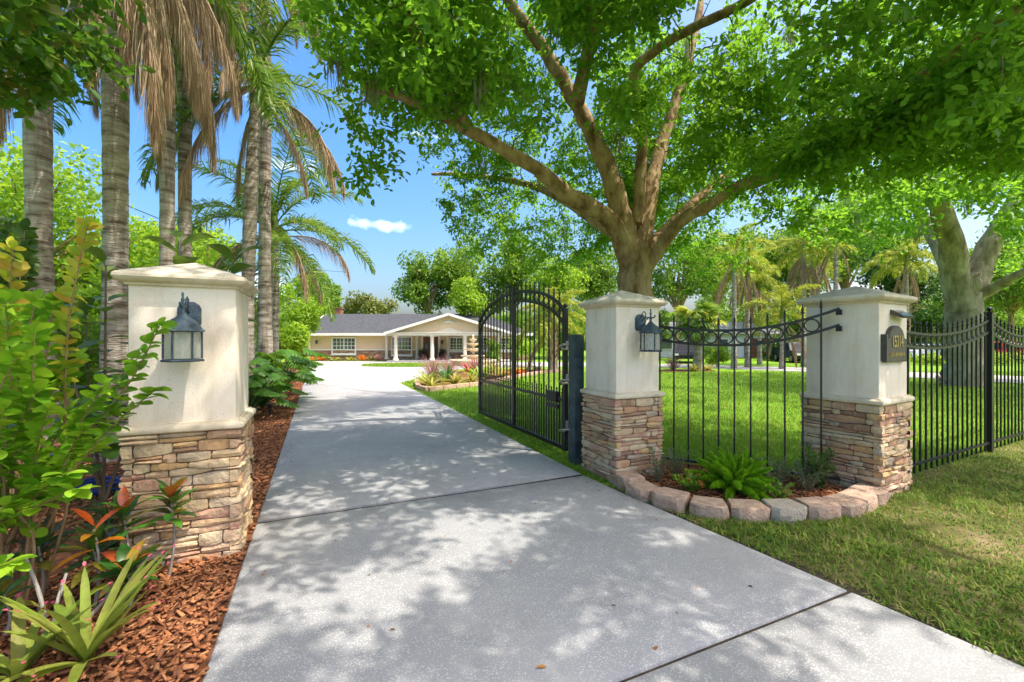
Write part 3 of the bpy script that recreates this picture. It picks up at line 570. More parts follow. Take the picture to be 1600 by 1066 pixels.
# main roof: gable on the left, hip on the right
RY = HY + 4.5; RZ_ = 3.95; ex0, ex1, ey0, ey1 = WX0 - .5, WX1 + .5, HY - .6, HY + 9.6; rx0, rx1 = ex0, -2.6
rv = [(ex0, ey0, EVZ), (ex1, ey0, EVZ), (ex1, ey1, EVZ), (ex0, ey1, EVZ), (rx0, RY, RZ_), (rx1, RY, RZ_)]
th_ = .1; rvb = [(x, y, z - th_) for x, y, z in rv]
roof = MB().add(rv + rvb, [(0, 1, 5, 4), (1, 2, 5), (2, 3, 4, 5), (3, 0, 4), (7, 6, 10, 11), (8, 7, 11), (9, 8, 11, 10), (6, 9, 10), (0, 6, 7, 1), (1, 7, 8, 2), (2, 8, 9, 3)]).build('roof', M['shingle'], ho, smooth=False)
MB().box(((ex0 + ex1) / 2, ey0 - .02, EVZ - .1), (ex1 - ex0 + .08, .05, .21)).build('fascia', M['white_trim'], roof)
MB().bar((ex0 - .03, ey0, EVZ - .02), (ex0 - .03, RY, RZ_ - .02), .06, .18).build('rake_board', M['white_trim'], roof)
MB().box(((ex0 + ex1) / 2, ey0 + .3, EVZ - .205), (ex1 - ex0, .62, .02)).build('soffit', M['white_trim'], roof)
ch = MB(); ch.box((-17.0, 42.4, 3.9), (.85, .7, 1.3)); ch.build('chimney', M['chimney_brick'], roof); MB().box((-17.0, 42.4, 4.59), (.98, .82, .1)).build('chimney_cap', M['chimney_brick'], roof)
MB().bar((WX0 + .05, HY - .1, HZ), (WX0 + .05, HY - .1, EVZ - .25), .1, .08).build('downspout', M['white_trim'], ho)
# porch
GX0, GX1, GPX, GY = -9.85, .05, -4.9, 34.0; GZP = 3.52
MB().box(((GX0 + GX1) / 2, (GY + HY) / 2 - .1, (HZ - .1 + HZ + .1) / 2 + .02), (GX1 - GX0 - .3, HY - GY + .5, .2)).build('porch_floor', M['concrete_far'], ho)
pr = MB().add([(GX0 + .15, GY, EVZ - .02), (GX1 - .15, GY, EVZ - .02), (GPX, GY, GZP - .08), (GX0 + .15, GY + .15, EVZ - .02), (GX1 - .15, GY + .15, EVZ - .02), (GPX, GY + .15, GZP - .08)], [(0, 1, 2), (5, 4, 3), (0, 2, 5, 3), (1, 4, 5, 2), (0, 3, 4, 1)]).build('gable_wall', M['house_wall'], ho, smooth=False)
yb = RY
mb = MB()
for sx, xe in ((-1, GX0), (1, GX1)):
    a = (xe, GY - .35, EVZ); b = (GPX, GY - .35, GZP + .02); mb.add([a, b, (GPX, yb, GZP + .02), (xe, yb - 2.6, EVZ), (xe, GY - .35, EVZ - .09), (GPX, GY - .35, GZP - .07), (GPX, yb, GZP - .07), (xe, yb - 2.6, EVZ - .09)], [(0, 1, 2, 3), (7, 6, 5, 4), (0, 4, 5, 1), (3, 2, 6, 7), (0, 3, 7, 4)])
mb.build('porch_roof', M['shingle'], ho, smooth=False)
for xe in (GX0, GX1): MB().bar((xe - (.05 if xe < GPX else -.05), GY - .38, EVZ - .08), (GPX, GY - .38, GZP - .05), .07, .2, up=(0, 0, 1)).build('rake_board', M['white_trim'], ho)
MB().box(((GX0 + GX1) / 2, GY + .05, EVZ - .12), (GX1 - GX0 - .1, .42, .2)).build('beam', M['cream_column'], ho); MB().box(((GX0 + GX1) / 2, GY + .02, EVZ + .0), (GX1 - GX0, .5, .05)).build('beam_cornice', M['white_trim'], ho)
orn = MB()
for k in range(-3, 4): orn.lathe([(.02, -.06), (.16 - .03 * abs(k), -.02), (.14 - .03 * abs(k), .05), (.01, .09)], (GPX + k * .15, GY - .03, 2.82 + .08 - .03 * abs(k)), 10)
orn.build('medallion', M['white_trim'], ho)
ped = MB().add([(GPX - 1.1, GY - .06, EVZ + .03), (GPX + 1.1, GY - .06, EVZ + .03), (GPX, GY - .06, EVZ + .40), (GPX - 1.1, GY + .1, EVZ + .03), (GPX + 1.1, GY + .1, EVZ + .03), (GPX, GY + .1, EVZ + .40)], [(0, 1, 2), (0, 2, 5, 3), (1, 4, 5, 2)]); ped.build('pediment', M['cream_column'], ho, smooth=False)
def column(x, y, r=.155):
    c = MB(); z0 = HZ + .12; h = EVZ - .22 - z0
    c.lathe([(r * 1.45, 0), (r * 1.45, .10), (r * 1.15, .16), (r * 1.05, .2), (r, .26), (r * .98, h * .5), (r * .86, h - .22), (r * .95, h - .18), (r * 1.2, h - .10), (r * 1.35, h - .08), (r * 1.35, h)], (x, y, z0), 16); c.build('column', M['cream_column'], ho)
for x in (-9.1, -6.25, -3.68, -1.0): column(x, GY + .05)
for x in (-10.42, -7.88, -5.32): column(x, HY - .32, .13)
def window(x0, x1, z0, z1, cols, rows, y=HY):
    w_ = MB(); fw = .11; xc = (x0 + x1) / 2; zc = (z0 + z1) / 2; yy = y - .05
    w_.box((xc, yy, z1 + fw / 2), (x1 - x0 + 2 * fw, .12, fw)); w_.box((xc, yy, z0 - fw / 2), (x1 - x0 + 2 * fw, .12, fw)); w_.box((xc, yy - .03, z0 - fw - .03), (x1 - x0 + 3.2 * fw, .2, .06))
    for x in (x0 - fw / 2, x1 + fw / 2): w_.box((x, yy, zc), (fw, .12, z1 - z0))
    fr = w_.build('window', M['white_trim'], ho)
    MB().box((xc, y - .012, zc), (x1 - x0, .02, z1 - z0)).build('pane', M['pane'], fr)
    mm = MB(); mm.box((xc, yy + .005, zc), (.07, .05, z1 - z0))
    for i in range(1, cols):
        if 2 * i != cols: mm.box((x0 + (x1 - x0) * i / cols, yy + .01, zc), (.032, .03, z1 - z0))
    for j in range(1, rows): mm.box((xc, yy + .012, z0 + (z1 - z0) * j / rows), (x1 - x0, .03, .05 if 2 * j == rows else .03))
    mm.build('muntin', M['white_trim'], fr)
window(-15.0, -13.15, .38, 1.62, 6, 4); window(-10.0, -8.45, .28, 1.70, 6, 4); window(-5.15, -4.15, .62, 1.64, 4, 4); window(-3.3, -2.1, .62, 1.64, 4, 4); window(-.9, .6, .62, 1.62, 4, 4)
dr = MB(); dr.box((-6.8, HY - .06, .86), (1.62, .14, 1.98)); dr = dr.build('door', M['white_trim'], ho)
for x, wd in ((-7.12, .52), (-6.48, .52)): MB().box((x, HY - .14, .84), (.60, .05, 1.82)).build('door_leaf', M['wood_door'], dr); MB().lathe([(.02, -.5), (.16, -.3), (.19, 0), (.16, .3), (.02, .5)], (x, HY - .09, 1.0), 12).build('door_glass', M['pane'], dr)
MB().box((-6.8, HY - .185, .85), (.03, .03, .3)).build('handle', M['brass'], dr)
for x in (-16.35, -5.85):
    sl_ = MB(); sl_.box((x, HY - .05, 1.32), (.1, .08, .26)); sl_.lathe([(.02, .18), (.09, .08), (.075, .07), (.06, -.14), (.02, -.16)], (x, HY - .17, 1.3), 8); sl_.build('porch_light', M['lantern_metal'], ho)

# ================================================================ tiered fountain
fx, fy = -2.55, 28.6; fz = gzf(fx, fy)
fo = thing('fountain', (fx, fy, fz), 'four-tier tan stone fountain in a low round basin in front of the porch', 'fountain')
MB().lathe([(1.45, -.05), (1.5, .0), (1.5, .28), (1.58, .30), (1.58, .38), (1.3, .38), (1.3, .15), (.2, .15)], (fx, fy, fz), 28).build('basin', M['fountain_stone'], fo)
zz = .1
for k, (r, z) in enumerate(((.82, .62), (.58, 1.06), (.40, 1.42), (.25, 1.70))):
    MB().lathe([(.20 - .035 * k, zz), (.12 - .02 * k, zz + .08), (.10 - .016 * k, z - .18), (.16 - .02 * k, z - .14), (r * .75, z - .06), (r, z), (r * 1.03, z + .04), (r * .93, z + .05), (r * .3, z - .01)], (fx, fy, fz), 20).build('tier', M['fountain_stone'], fo); zz = z - .02
MB().lathe([(.05, 1.68), (.09, 1.76), (.05, 1.85), (.08, 1.92), (.005, 2.05)], (fx, fy, fz), 12).build('finial', M['fountain_stone'], fo)

# ================================================================ neighbour's house and parked cars
nb = thing('neighbour_house', (20, 43, HZ), 'pale house with brown garage half hidden behind the palms across the lawn', 'house')
MB().box((19.5, 46, .95), (14.5, 6, 2.4)).build('wall', M['pale_wall'], nb)
MB().add([(11.8, 42.4, 2.1), (27.2, 42.4, 2.1), (27.2, 49.6, 2.1), (11.8, 49.6, 2.1), (14, 46, 3.4), (25, 46, 3.4)], [(0, 1, 5, 4), (1, 2, 5), (2, 3, 4, 5), (3, 0, 4), (0, 3, 2, 1)]).build('roof', M['pale_roof'], nb, smooth=False)
gdr = MB().box((24.3, 42.97, .72), (2.7, .1, 1.9)).build('garage_door', M['wood_door'], nb)
for z in (.25, .72, 1.2): MB().box((24.3, 42.9, z), (2.6, .03, .03)).build('door_groove', M['dark_open'], gdr)
for x in (15.2, 18.0, 20.7):
    f_ = MB().box((x, 42.96, 1.1), (1.3, .1, 1.1)).build('window', M['white_trim'], nb); MB().box((x, 42.9, 1.1), (1.12, .04, .92)).build('pane', M['pane'], f_)
def car(loc, rz, paint, label, tall=1.0):
    t = thing('parked_car', loc, label, 'car', 'cars parked beyond the lawn', rz)
    body = [(-2.2, .35), (-2.25, .62), (-2.12, .86), (-1.2, .95), (-.62, 1.38 * tall), (.75, 1.42 * tall), (1.55, 1.0), (2.1, .92), (2.22, .6), (2.18, .33)]
    n = len(body); vs_ = []
    for y, kz in ((-.88, 0), (-.80, 1), (.80, 1), (.88, 0)):
        for x, z in body: vs_.append((x, y * (1 if z < .97 else .82), z if kz or z < .97 else z - .03))
    fs = [tuple(range(n - 1, -1, -1)), tuple(3 * n + i for i in range(n))]
    for l in range(3):
        for i in range(n): fs.append((l * n + i, l * n + (i + 1) % n, (l + 1) * n + (i + 1) % n, (l + 1) * n + i))
    MB().add(vs_, fs).build('body', M[paint], t, local=True, ang=30)
    for sy in (-1, 1):
        for x0, x1, x2, x3 in ((-1.02, -.55, .05, .05), (.12, .12, .72, 1.25)):
            q_ = [(x0, .99), (x1, 1.30 * tall), (x2, 1.32 * tall), (x3, 1.0)]; MB().add([(x, sy * (.876 if z < 1.1 else .745), z) for x, z in q_] + [(x, sy * (.80 if z < 1.1 else .67), z) for x, z in q_], [(0, 1, 2, 3), (0, 4, 5, 1), (2, 6, 7, 3), (1, 5, 6, 2), (3, 7, 4, 0)]).build('window', M['car_glass'], t, local=True)
    MB().add([(-1.18, -.66, .98), (-1.18, .66, .98), (-.68, .60, 1.34 * tall), (-.68, -.60, 1.34 * tall), (-1.1, -.66, .95), (-1.1, .66, .95), (-.6, .6, 1.3 * tall), (-.6, -.6, 1.3 * tall)], [(0, 1, 2, 3), (4, 5, 6, 7), (0, 4, 7, 3), (1, 5, 6, 2)]).build('windscreen', M['car_glass'], t, local=True)
    for x in (-1.38, 1.32):
        for y in (-.80, .80):
            ty = MB(); ty.tube([(x, y - .1, .33), (x, y + .1, .33)], .33, 18); ty = ty.build('wheel', M['tyre'], t, local=True)
            MB().tube([(x, y - .11, .33), (x, y + .11, .33)], .2, 14).build('rim', M['zinc'], ty, local=True)
    for y in (-.68, .68): MB().box((2.17, y, .76), (.1, .3, .16)).build('tail_lamp', M['tail_lamp'], t, local=True); MB().box((-2.2, y, .66), (.1, .32, .14)).build('headlamp', M['bulb'], t, local=True)
car((33.2, 35.0, HZ), R(8), 'car_silver', 'silver parked car seen through the fence between plaque pillar and grey oak')
car((40.0, 35.8, HZ), R(15), 'car_red', 'bright red parked car behind the fence, just past the fence post', 1.12)
car((45.2, 37.2, HZ), R(12), 'car_maroon', 'crimson parked car farthest to the right behind the fence', 1.1)
car((13.3, 33.4, HZ), R(70), 'car_dark', 'dark parked car in front of the pale house, left of the palms', 1.05)
car((22.0, 33.8, HZ), R(80), 'car_dark', 'dark parked car in front of the garage beside the plaque pillar', 1.1)
cb = MB(); a, b = A(-160, 168, 13), A(540, 425, 62); cb.tube([a.lerp(b, k / 14) - Vector((0, 0, 1.2 * (1 - (2 * k / 14 - 1) ** 2))) for k in range(15)], .022, 6)
tag(cb.build('utility_cable', M['tyre']), 'thin dark overhead cable crossing the sky behind the tall palms', 'cable')
hs_ = MB(); rd = random.Random(2)
for k in range(5):
    r0 = .16 + .035 * k; cx, cy = -3.86, 4.0
    hs_.tube([(cx + r0 * math.cos(a), cy + r0 * .8 * math.sin(a), .04 + .022 * (k % 3) + .012 * math.sin(3 * a + k)) for a in np.linspace(0, 2 * math.pi, 26, endpoint=False)], .0115, 7, closed=True)
tag(hs_.build('garden_hose', M['hose']), 'coiled blue garden hose on the mulch beside the left pillar', 'hose')
sl_ = thing('stake_light', (-4.42, 7.95, 0), 'small black solar stake light in the mulch strip beside the driveway', 'light')
MB().box((-4.42, 7.95, .09), (.02, .02, .2)).build('stake', M['black_iron'], sl_); MB().lathe([(.03, 0), (.05, .04), (.05, .05)], (-4.42, 7.95, .18), 8).build('lamp_head', M['black_iron'], sl_); MB().box((-4.42, 7.93, .238), (.15, .13, .014)).build('solar_panel', M['solar_glass'], sl_)
for k, (x, y) in enumerate(((-7.35, HY - .9), (-5.75, HY - .9))):
    p = thing('porch_planter', (x, y, HZ + .12), ('dark potted plant left of the front door on the porch', 'dark potted plant right of the front door on the porch')[k], 'plant', 'potted plants flanking the door')
    MB().lathe([(.16, 0), (.24, .3), (.22, .55), (.26, .6), (.2, .6)], (x, y, HZ + .12), 12).build('pot', M['dark_open'], p)
# ================================================================ leaf kits
def unit(a): return a / np.maximum(np.linalg.norm(a, axis=-1, keepdims=True), 1e-9)
def rdir(n, up=0.0): v = rng.normal(0, 1, (n, 3)); v[:, 2] += up; return unit(v)
def frame(Dv, Nv): S = unit(np.cross(Dv, Nv)); return S, np.cross(S, Dv)
def leaf6(P, Dv, Nv, L, W, fold=.3):
    n = len(P); S, N2 = frame(Dv, Nv); L = np.broadcast_to(L, n)[:, None]; W = np.broadcast_to(W, n)[:, None]
    def pt(u, w_): return P + Dv * L * u + S * W * w_ + N2 * (abs(w_) * W * fold) - N2 * L * .12 * u * u
    V = np.stack([pt(0, 0), pt(.34, .36), pt(.74, .46), pt(1, 0), pt(.74, -.46), pt(.34, -.36)], 1).reshape(-1, 3)
    b = (np.arange(n) * 6)[:, None]; F = np.concatenate([b + [0, 1, 2, 3], b + [0, 3, 4, 5]]); return V, F
def leaf4(P, Dv, Nv, L, W):
    n = len(P); S, N2 = frame(Dv, Nv); L = np.broadcast_to(L, n)[:, None]; W = np.broadcast_to(W, n)[:, None]
    V = np.stack([P, P + Dv * L * .5 + S * W * .5 + N2 * W * .15, P + Dv * L, P + Dv * L * .5 - S * W * .5 + N2 * W * .15], 1).reshape(-1, 3)
    return V, (np.arange(n) * 4)[:, None] + np.arange(4)
PROF_OVAL = [(0, .06), (.15, .55), (.35, .9), (.58, 1), (.8, .72), (.93, .36), (1, .02)]
PROF_LANCE = [(0, .08), (.18, .6), (.4, 1), (.65, .9), (.85, .5), (1, .01)]
PROF_STRAP = [(0, .8), (.2, .95), (.4, 1), (.6, .95), (.78, .8), (.9, .5), (1, .02)]
def strip(P, Dv, Nv, L, W, prof=PROF_OVAL, curl=.25, fold=.2):
    """leaf blades with a midrib, bending away from the normal along their length"""
    n = len(P); L = np.broadcast_to(L, n)[:, None].astype(float); W = np.broadcast_to(W, n)[:, None].astype(float); S, N2 = frame(Dv, Nv); curl = np.broadcast_to(curl, n)[:, None]
    rows = []; k = len(prof)
    pos = P.copy(); pu = 0
    for u, hw in prof:
        a = curl * u; du = u - pu; am = curl * (u + pu) / 2; pos = pos + (Dv * np.cos(am) - N2 * np.sin(am)) * L * du; pu = u
        nn = N2 * np.cos(a) + Dv * np.sin(a); h = W * hw * .5
        rows += [pos + S * h + nn * h * fold, pos, pos - S * h + nn * h * fold]
    V = np.stack(rows, 1).reshape(-1, 3); b = (np.arange(n) * 3 * k)[:, None]; F = []
    for i in range(k - 1): F += [b + [3 * i, 3 * i + 3, 3 * i + 4, 3 * i + 1], b + [3 * i + 1, 3 * i + 4, 3 * i + 5, 3 * i + 2]]
    return V, np.concatenate(F)
def join(parts):
    V = []; F = []; o = 0
    for v, f in parts: V.append(v); F.append(f + o); o += len(v)
    return np.concatenate(V), np.concatenate(F)
def foliage(name, vf, m, parent, smooth=False, local=False):
    V, F = vf; org = np.array(WL.get(parent.name, Vector())) if (parent is not None and not local) else np.zeros(3); return link(name, np_mesh(name, V - org, F, m, smooth), parent)
def curve_pts(pts, n):
    pts = [Vector(p) for p in pts]; out_ = []
    seg = len(pts) - 1
    for k in range(n + 1):
        t = k / n * seg; i = min(int(t), seg - 1); f = t - i; p0, p1, p2, p3 = pts[max(i - 1, 0)], pts[i], pts[i + 1], pts[min(i + 2, seg)]
        out_.append(.5 * ((2 * p1) + (p2 - p0) * f + (2 * p0 - 5 * p1 + 4 * p2 - p3) * f * f + (3 * p1 - p0 - 3 * p2 + p3) * f ** 3))
    return out_
# ================================================================ big oaks: limbs surveyed, twigs grown to leaf clusters
def sample_ell(c, r, n, inner=0.0):
    d = rdir(n); q = (inner ** 3 + (1 - inner ** 3) * rng.random(n)) ** (1 / 3); return np.array(c) + d * q[:, None] * np.array(r)
SUNV = np.array(SUN_DIR)
GAPS = [(0.0, 3.32, .26), (-.30, 3.3, .2), (-.52, 3.2, .22), (-.69, 2.59, .26), (-.40, 2.62, .22), (-.2, 2.8, .2), (-.66, 2.12, .15), (1.6, 2.02, .30), (1.3, 1.8, .2), (2.05, 1.8, .25), (-1.62, 4.6, .16), (-1.3, 4.7, .14), (-3.2, 6.9, .2), (-1.2, 6.4, .2), (-2.0, 9.4, .3), (1.0, 3.1, .1), (-2.6, 9, .3)]  # ground spots where the crown is opened to shape sun patches
def open_gaps(P):
    g = P[:, :2] - SUNV[:2] * (P[:, 2:3] / SUNV[2]); k = np.ones(len(P), bool)
    for x, y, r in GAPS: k &= np.hypot(g[:, 0] - x, g[:, 1] - y) > r * .9 + .09
    return P[k]
def grow_oak(t, limbs, clusters, bark, leafmat, leafL, per, spread, lw=.52, twigmat=None, trunk_n=2, moss=0):
    skel = []; srad = []; mbs = MB(); mbl = MB()
    for li, (pts, r0, r1) in enumerate(limbs):
        n = max(6, 5 * (len(pts) - 1)); cp = curve_pts(pts, n); rd_ = [r0 + (r1 - r0) * (k / n) ** .8 for k in range(n + 1)]
        cp = [p + Vector((math.sin(k * 1.7 + li), math.cos(k * 2.1 + li * 2), 0)) * rd_[k] * .10 for k, p in enumerate(cp)]
        rd_ = [q * (1 + .06 * math.sin(k * 2.3 + li * 1.3)) for k, q in enumerate(rd_)]
        if li == 0:
            rd_[0] *= 1.5; rd_[1] *= 1.15
        (mbs if li == 0 else mbl).tube(cp, rd_, 14 if li == 0 else 10)
        if li: skel += [tuple(p) for p in cp]; srad += rd_
    mbs.build('trunk', M[bark], t, ang=80); mbl.build('limbs', M[bark], t, ang=80)
    S = np.array(skel); SR = np.array(srad); C = np.array(clusters)
    d0 = np.min(np.linalg.norm(C[:, None] - S[None], axis=2), 1) if len(C) < 4000 else rng.random(len(C)); C = C[np.argsort(d0)]
    mt = MB(); buf = np.zeros((len(S) + len(C) * 3, 3)); bufr = np.zeros(len(buf)); buf[:len(S)] = S; bufr[:len(S)] = SR; m = len(S)
    for c in C:
        dd = np.linalg.norm(buf[:m] - c, axis=1) - np.minimum(bufr[:m], .06) * 3; k = int(np.argmin(dd)); s = Vector(buf[k]); e = Vector(c); ln_ = (e - s).length
        if ln_ < .12: continue
        r0 = min(bufr[k] * .75, .006 + .011 * ln_); off = Vector(rng.normal(0, .12 * ln_, 3)) + Vector((0, 0, .10 * ln_)); p1 = s.lerp(e, .35) + off; p2 = s.lerp(e, .7) + off * .6
        mt.tube([s, p1, p2, e], [r0, r0 * .75, r0 * .5, .004], 5, cap=False)
        for q, rr in ((p1, r0 * .75), (p2, r0 * .5), (e, .006)): buf[m] = q; bufr[m] = rr; m += 1
    mt.build('twigs', M[twigmat or 'twig'], t)['kind'] = 'stuff'
    # leaves sit along short sprigs inside each cluster
    nC = len(C); ns_ = 7; per_s = max(4, per // ns_); sp = np.repeat(C, ns_, 0); sd = rdir(len(sp)); sd[:, 2] *= .6; sd = unit(sd)
    L_ = rng.uniform(.5, 1.0, len(sp)) * spread; P = []; Dv = []
    for q in range(per_s):
        f = (q + .6) / per_s; d_ = unit(sd * .55 + rng.normal(0, .55, sd.shape) + [0, 0, -.12]); P.append(sp + sd * (L_ * f)[:, None] + rng.normal(0, .02, sd.shape)); Dv.append(d_)
    P = np.concatenate(P); Dv = np.concatenate(Dv); Nv = unit(rng.normal(0, .55, P.shape) + [0, 0, 1]); L = leafL * rng.uniform(.7, 1.25, len(P))
    foliage('crown', leaf6(P, Dv, Nv, L, L * lw), M[leafmat], t)
    if moss:
        ids = rng.choice(len(C), moss, replace=False); pp = []; 
        for i in ids:
            n = 40; b = C[i] + rng.normal(0, .05, (n, 3)); pp.append(leaf4(b, unit(rng.normal(0, .10, (n, 3)) + [0, 0, -1]), rdir(n), rng.uniform(.15, .5, n), rng.uniform(.008, .02, n)))
        foliage('moss', join(pp), M['moss'], t)
def seg_dist(px, py, segs):
    d = np.full(px.shape, 1e9)
    for (x0, y0), (x1, y1) in segs:
        ux, uy = x1 - x0, y1 - y0; l2 = ux * ux + uy * uy; k = np.clip(((px - x0) * ux + (py - y0) * uy) / l2, 0, 1); d = np.minimum(d, np.hypot(px - x0 - k * ux, py - y0 - k * uy))
    return d
def st_pts0(s0, s1, t0, t1, n): s = rng.uniform(s0, s1, n); t = rng.uniform(t0, t1, n); return np.stack([s * G[0] + t * D[0], s * G[1] + t * D[1]], 1)
oak = thing('oak_tree', (1.99, 7.0, 0), 'large spreading oak directly behind the middle gate pillar, shading the driveway', 'tree')
OL = [([(1.99, 7.0, -.1), (1.98, 7.0, .7), (1.97, 7.0, 1.7), A(993, 425, 7), A(992, 400, 7)], .33, .25),
      ([A(993, 430, 7), A(955, 348, 6.9), A(885, 303, 6.6), A(838, 264, 6.3), A(735, 205, 5.8), A(650, 160, 5.2), A(575, 135, 4.7)], .19, .04),
      ([A(991, 430, 7), A(962, 300, 7), A(928, 215, 6.9), A(902, 165, 6.8), A(855, 85, 6.6), A(800, 10, 6.3), A(740, -90, 5.8)], .19, .06),
      ([A(996, 430, 7.02), A(1020, 280, 7.3), A(1045, 190, 7.5), A(1075, 100, 7.6), A(1100, -20, 7.8)], .17, .05),
      ([A(998, 435, 6.97), A(1060, 350, 6.7), A(1105, 323, 6.4), A(1150, 293, 6.1), A(1260, 240, 5.4), A(1340, 180, 4.9), A(1440, 130, 4.5), A(1560, 90, 4.1)], .12, .03),
      ([A(995, 350, 7), A(1003, 230, 6.9), A(990, 120, 6.7), A(1030, 75, 6.4), A(1080, 45, 6.0), A(1170, 0, 5.6), A(1330, -110, 4.8)], .10, .05),
      ([A(995, 390, 7.1), (2.5, 9, 4.6), (2.8, 11, 6), (3.0, 12.6, 7)], .10, .04), ([A(985, 385, 7.1), (.6, 9.4, 4.7), (-1.2, 11, 5.6), (-2.2, 12, 6)], .10, .04),
      ([A(1010, 390, 7.1), (4.4, 8.6, 4.8), (7, 9, 6), (9, 9, 6.6)], .10, .04),
      ([A(902, 165, 6.8), (1.0, 4.6, 5.6), (.8, 2, 6.3), (.8, -1.2, 7), (.6, -3.6, 7)], .11, .04), ([A(735, 205, 5.8), (-1.3, 4.2, 5.0), (-2.2, 2.2, 5.6), (-2.6, .2, 6.1)], .08, .03),
      ([A(1150, 293, 6.1), A(1230, 265, 5.6), (4.4, 3.4, 4.3), (5.6, 1.4, 5), (6.2, -1, 5.6)], .06, .02)]
VIS = [((960, 350), (838, 264)), ((838, 264), (740, 207)), ((985, 390), (925, 215)), ((925, 215), (900, 168)), ((1003, 350), (1030, 240)), ((1030, 240), (1060, 150)), ((1015, 390), (1150, 293)), ((870, 105), (800, 0)), ((985, 92), (1170, 0)), ((993, 460), (993, 370))]
BX = [480, 500, 540, 575, 640, 700, 760, 830, 960, 1040, 1160, 1260, 1320, 1400, 1500, 1600, 2400]; BY = [40, 125, 150, 205, 215, 235, 320, 380, 410, 420, 400, 385, 330, 310, 300, 300, 300]
def oak_filter(P):
    px, py = proj(P); front = P[:, 1] > .6; ok = P[:, 2] > 2.75
    inview = front & (px > -60) & (px < 1660) & (py > -60)
    ok &= ~(inview & ((px < 480) | (py > np.interp(px, BX, BY) - FPX * .28 / np.maximum(P[:, 1], .6))))
    ok &= ~(inview & (P[:, 1] < 7.3) & (seg_dist(px, py, VIS) < 16 + FPX * .2 / np.maximum(P[:, 1], .6)))
    ok &= wob(P, .9) > np.where(inview, -.75, -.95)
    ok &= np.linalg.norm(P - np.array([0, 0, 1.4]), axis=1) > 2.4
    return P[ok]
cl = [oak_filter(sample_ell(*a)) for a in (((1.5, 5.0, 6.0), (5.9, 6.0, 2.6), 900, .5), ((2.8, 4.0, 6.0), (3.8, 4.6, 1.5), 400), ((4.9, 4.3, 4.5), (3.0, 1.7, 1.2), 230), ((2.8, 2.8, 6.7), (3.4, 4.0, .9), 260), ((4.4, 5.2, 3.95), (2.8, 2.4, 1.0), 310), ((5.6, 3.7, 3.9), (2.4, 1.8, .9), 220), ((-1.6, 5.0, 4.6), (1.3, 1.6, .9), 170), ((1.2, 5.2, 5.0), (2.6, 1.8, 1.1), 400))]  # some high sets are added to thicken the shade on the driveway
P = np.concatenate([sample_ell((.35, 9.4, 4.4), (2.8, 2.0, 1.7), 330), sample_ell((4.0, 9.0, 4.0), (2.4, 2.0, 1.3), 230)]); px, py = proj(P); cl.append(P[(px > 695) & (py < np.interp(px, [690, 760, 900, 960, 1100, 1250], [330, 425, 440, 360, 425, 400])) & (wob(P, 1.1) > -.8)])
k = rng.random(80); cl.append(np.stack([np.array(A(1180 + 400 * q + rng.normal(0, 22), 285 - 190 * q + rng.normal(0, 22), 5.1 - 1.6 * q - .5 * rng.random())) for q in k]))
P = sample_ell((.9, 8.4, 5.9), (2.9, 1.1, 2.0), 330); px, py = proj(P); cl.append(P[(px > 640) & (px < 1090) & (py < 330) & (wob(P, 1.1) > -.75)])
cl.append(np.array([A(575, 262, 4.5), A(560, 285, 4.5), A(590, 275, 4.45), A(540, 185, 4.7), A(556, 205, 4.7), A(610, 205, 4.6), A(585, 232, 4.5)]))
q = st_pts0(-.7, 3.0, .6, 9.5, 340); z = rng.uniform(5.3, 7.4, len(q)); q = np.stack([q[:, 0] + SUNV[0] / SUNV[2] * z, q[:, 1] + SUNV[1] / SUNV[2] * z, z], 1); cl.append(oak_filter(q)); q = st_pts0(-.8, 3.2, .2, 2.6, 110); z = rng.uniform(5.6, 7.6, len(q)); cl.append(np.stack([q[:, 0] + SUNV[0] / SUNV[2] * z, q[:, 1] + SUNV[1] / SUNV[2] * z, z], 1))  # added leaf clusters, mostly above view, set along sun rays to shade the drive
grow_oak(oak, OL, open_gaps(np.concatenate(cl)), 'bark', 'oak_leaf', .084, 77, .44, moss=26)
oak2 = thing('oak_tree', (-6.6, .5, 0), 'dark-leaved tree overhanging the tall palms, trunk out of the picture', 'tree')
P = np.concatenate([sample_ell((-3.75, 2.7, 4.05), (1.35, 1.7, .8), 150), sample_ell((-3.6, -1.2, 5.6), (2.4, 1.8, 1.0), 50, .4), sample_ell((-5.6, 2.0, 5.2), (1.8, 2.2, 1.2), 90)]); px, py = proj(P); iv = (P[:, 1] > .6) & (px > -50) & (py > -50)  # middle cluster set, unseen behind the camera, is added for its shade
P = P[~(iv & ((px > 175) | (py > np.interp(px, [0, 60, 110, 150, 175], [185, 175, 140, 95, 40]))))]; P = P[np.linalg.norm(P - [0, 0, 1.4], axis=1) > 2.6]
grow_oak(oak2, [([(-6.6, .5, -.1), (-6.5, .5, 1.2), (-6.4, .6, 2.4)], .26, .2), ([(-6.4, .6, 2.3), (-5.3, 1.4, 3.4), (-4.2, 2.2, 3.9), (-3.3, 2.9, 4.1)], .13, .03), ([(-6.4, .6, 2.3), (-5.4, -.4, 4.2), (-3.6, -1.2, 5.4), (-1.4, -1.6, 5.9)], .13, .03), ([(-6.4, .6, 2.3), (-6.3, 1.4, 4.2), (-5.6, 2.2, 5.4)], .1, .03)], P, 'bark', 'oak_leaf_left', .105, 60, .40, .56)
oak3 = thing('oak_tree', (14.4, 13.8, gzf(14, 13.8)), 'thick grey-barked oak standing on the lawn behind the street fence', 'tree')
P = np.concatenate([sample_ell((13.6, 13, 7.4), (7.0, 6.5, 3.2), 900, .35), sample_ell((11.5, 12.2, 5.2), (3.5, 2.5, 1.3), 160), sample_ell((18, 14, 4.6), (3, 2.5, 1.6), 150)]); px, py = proj(P)
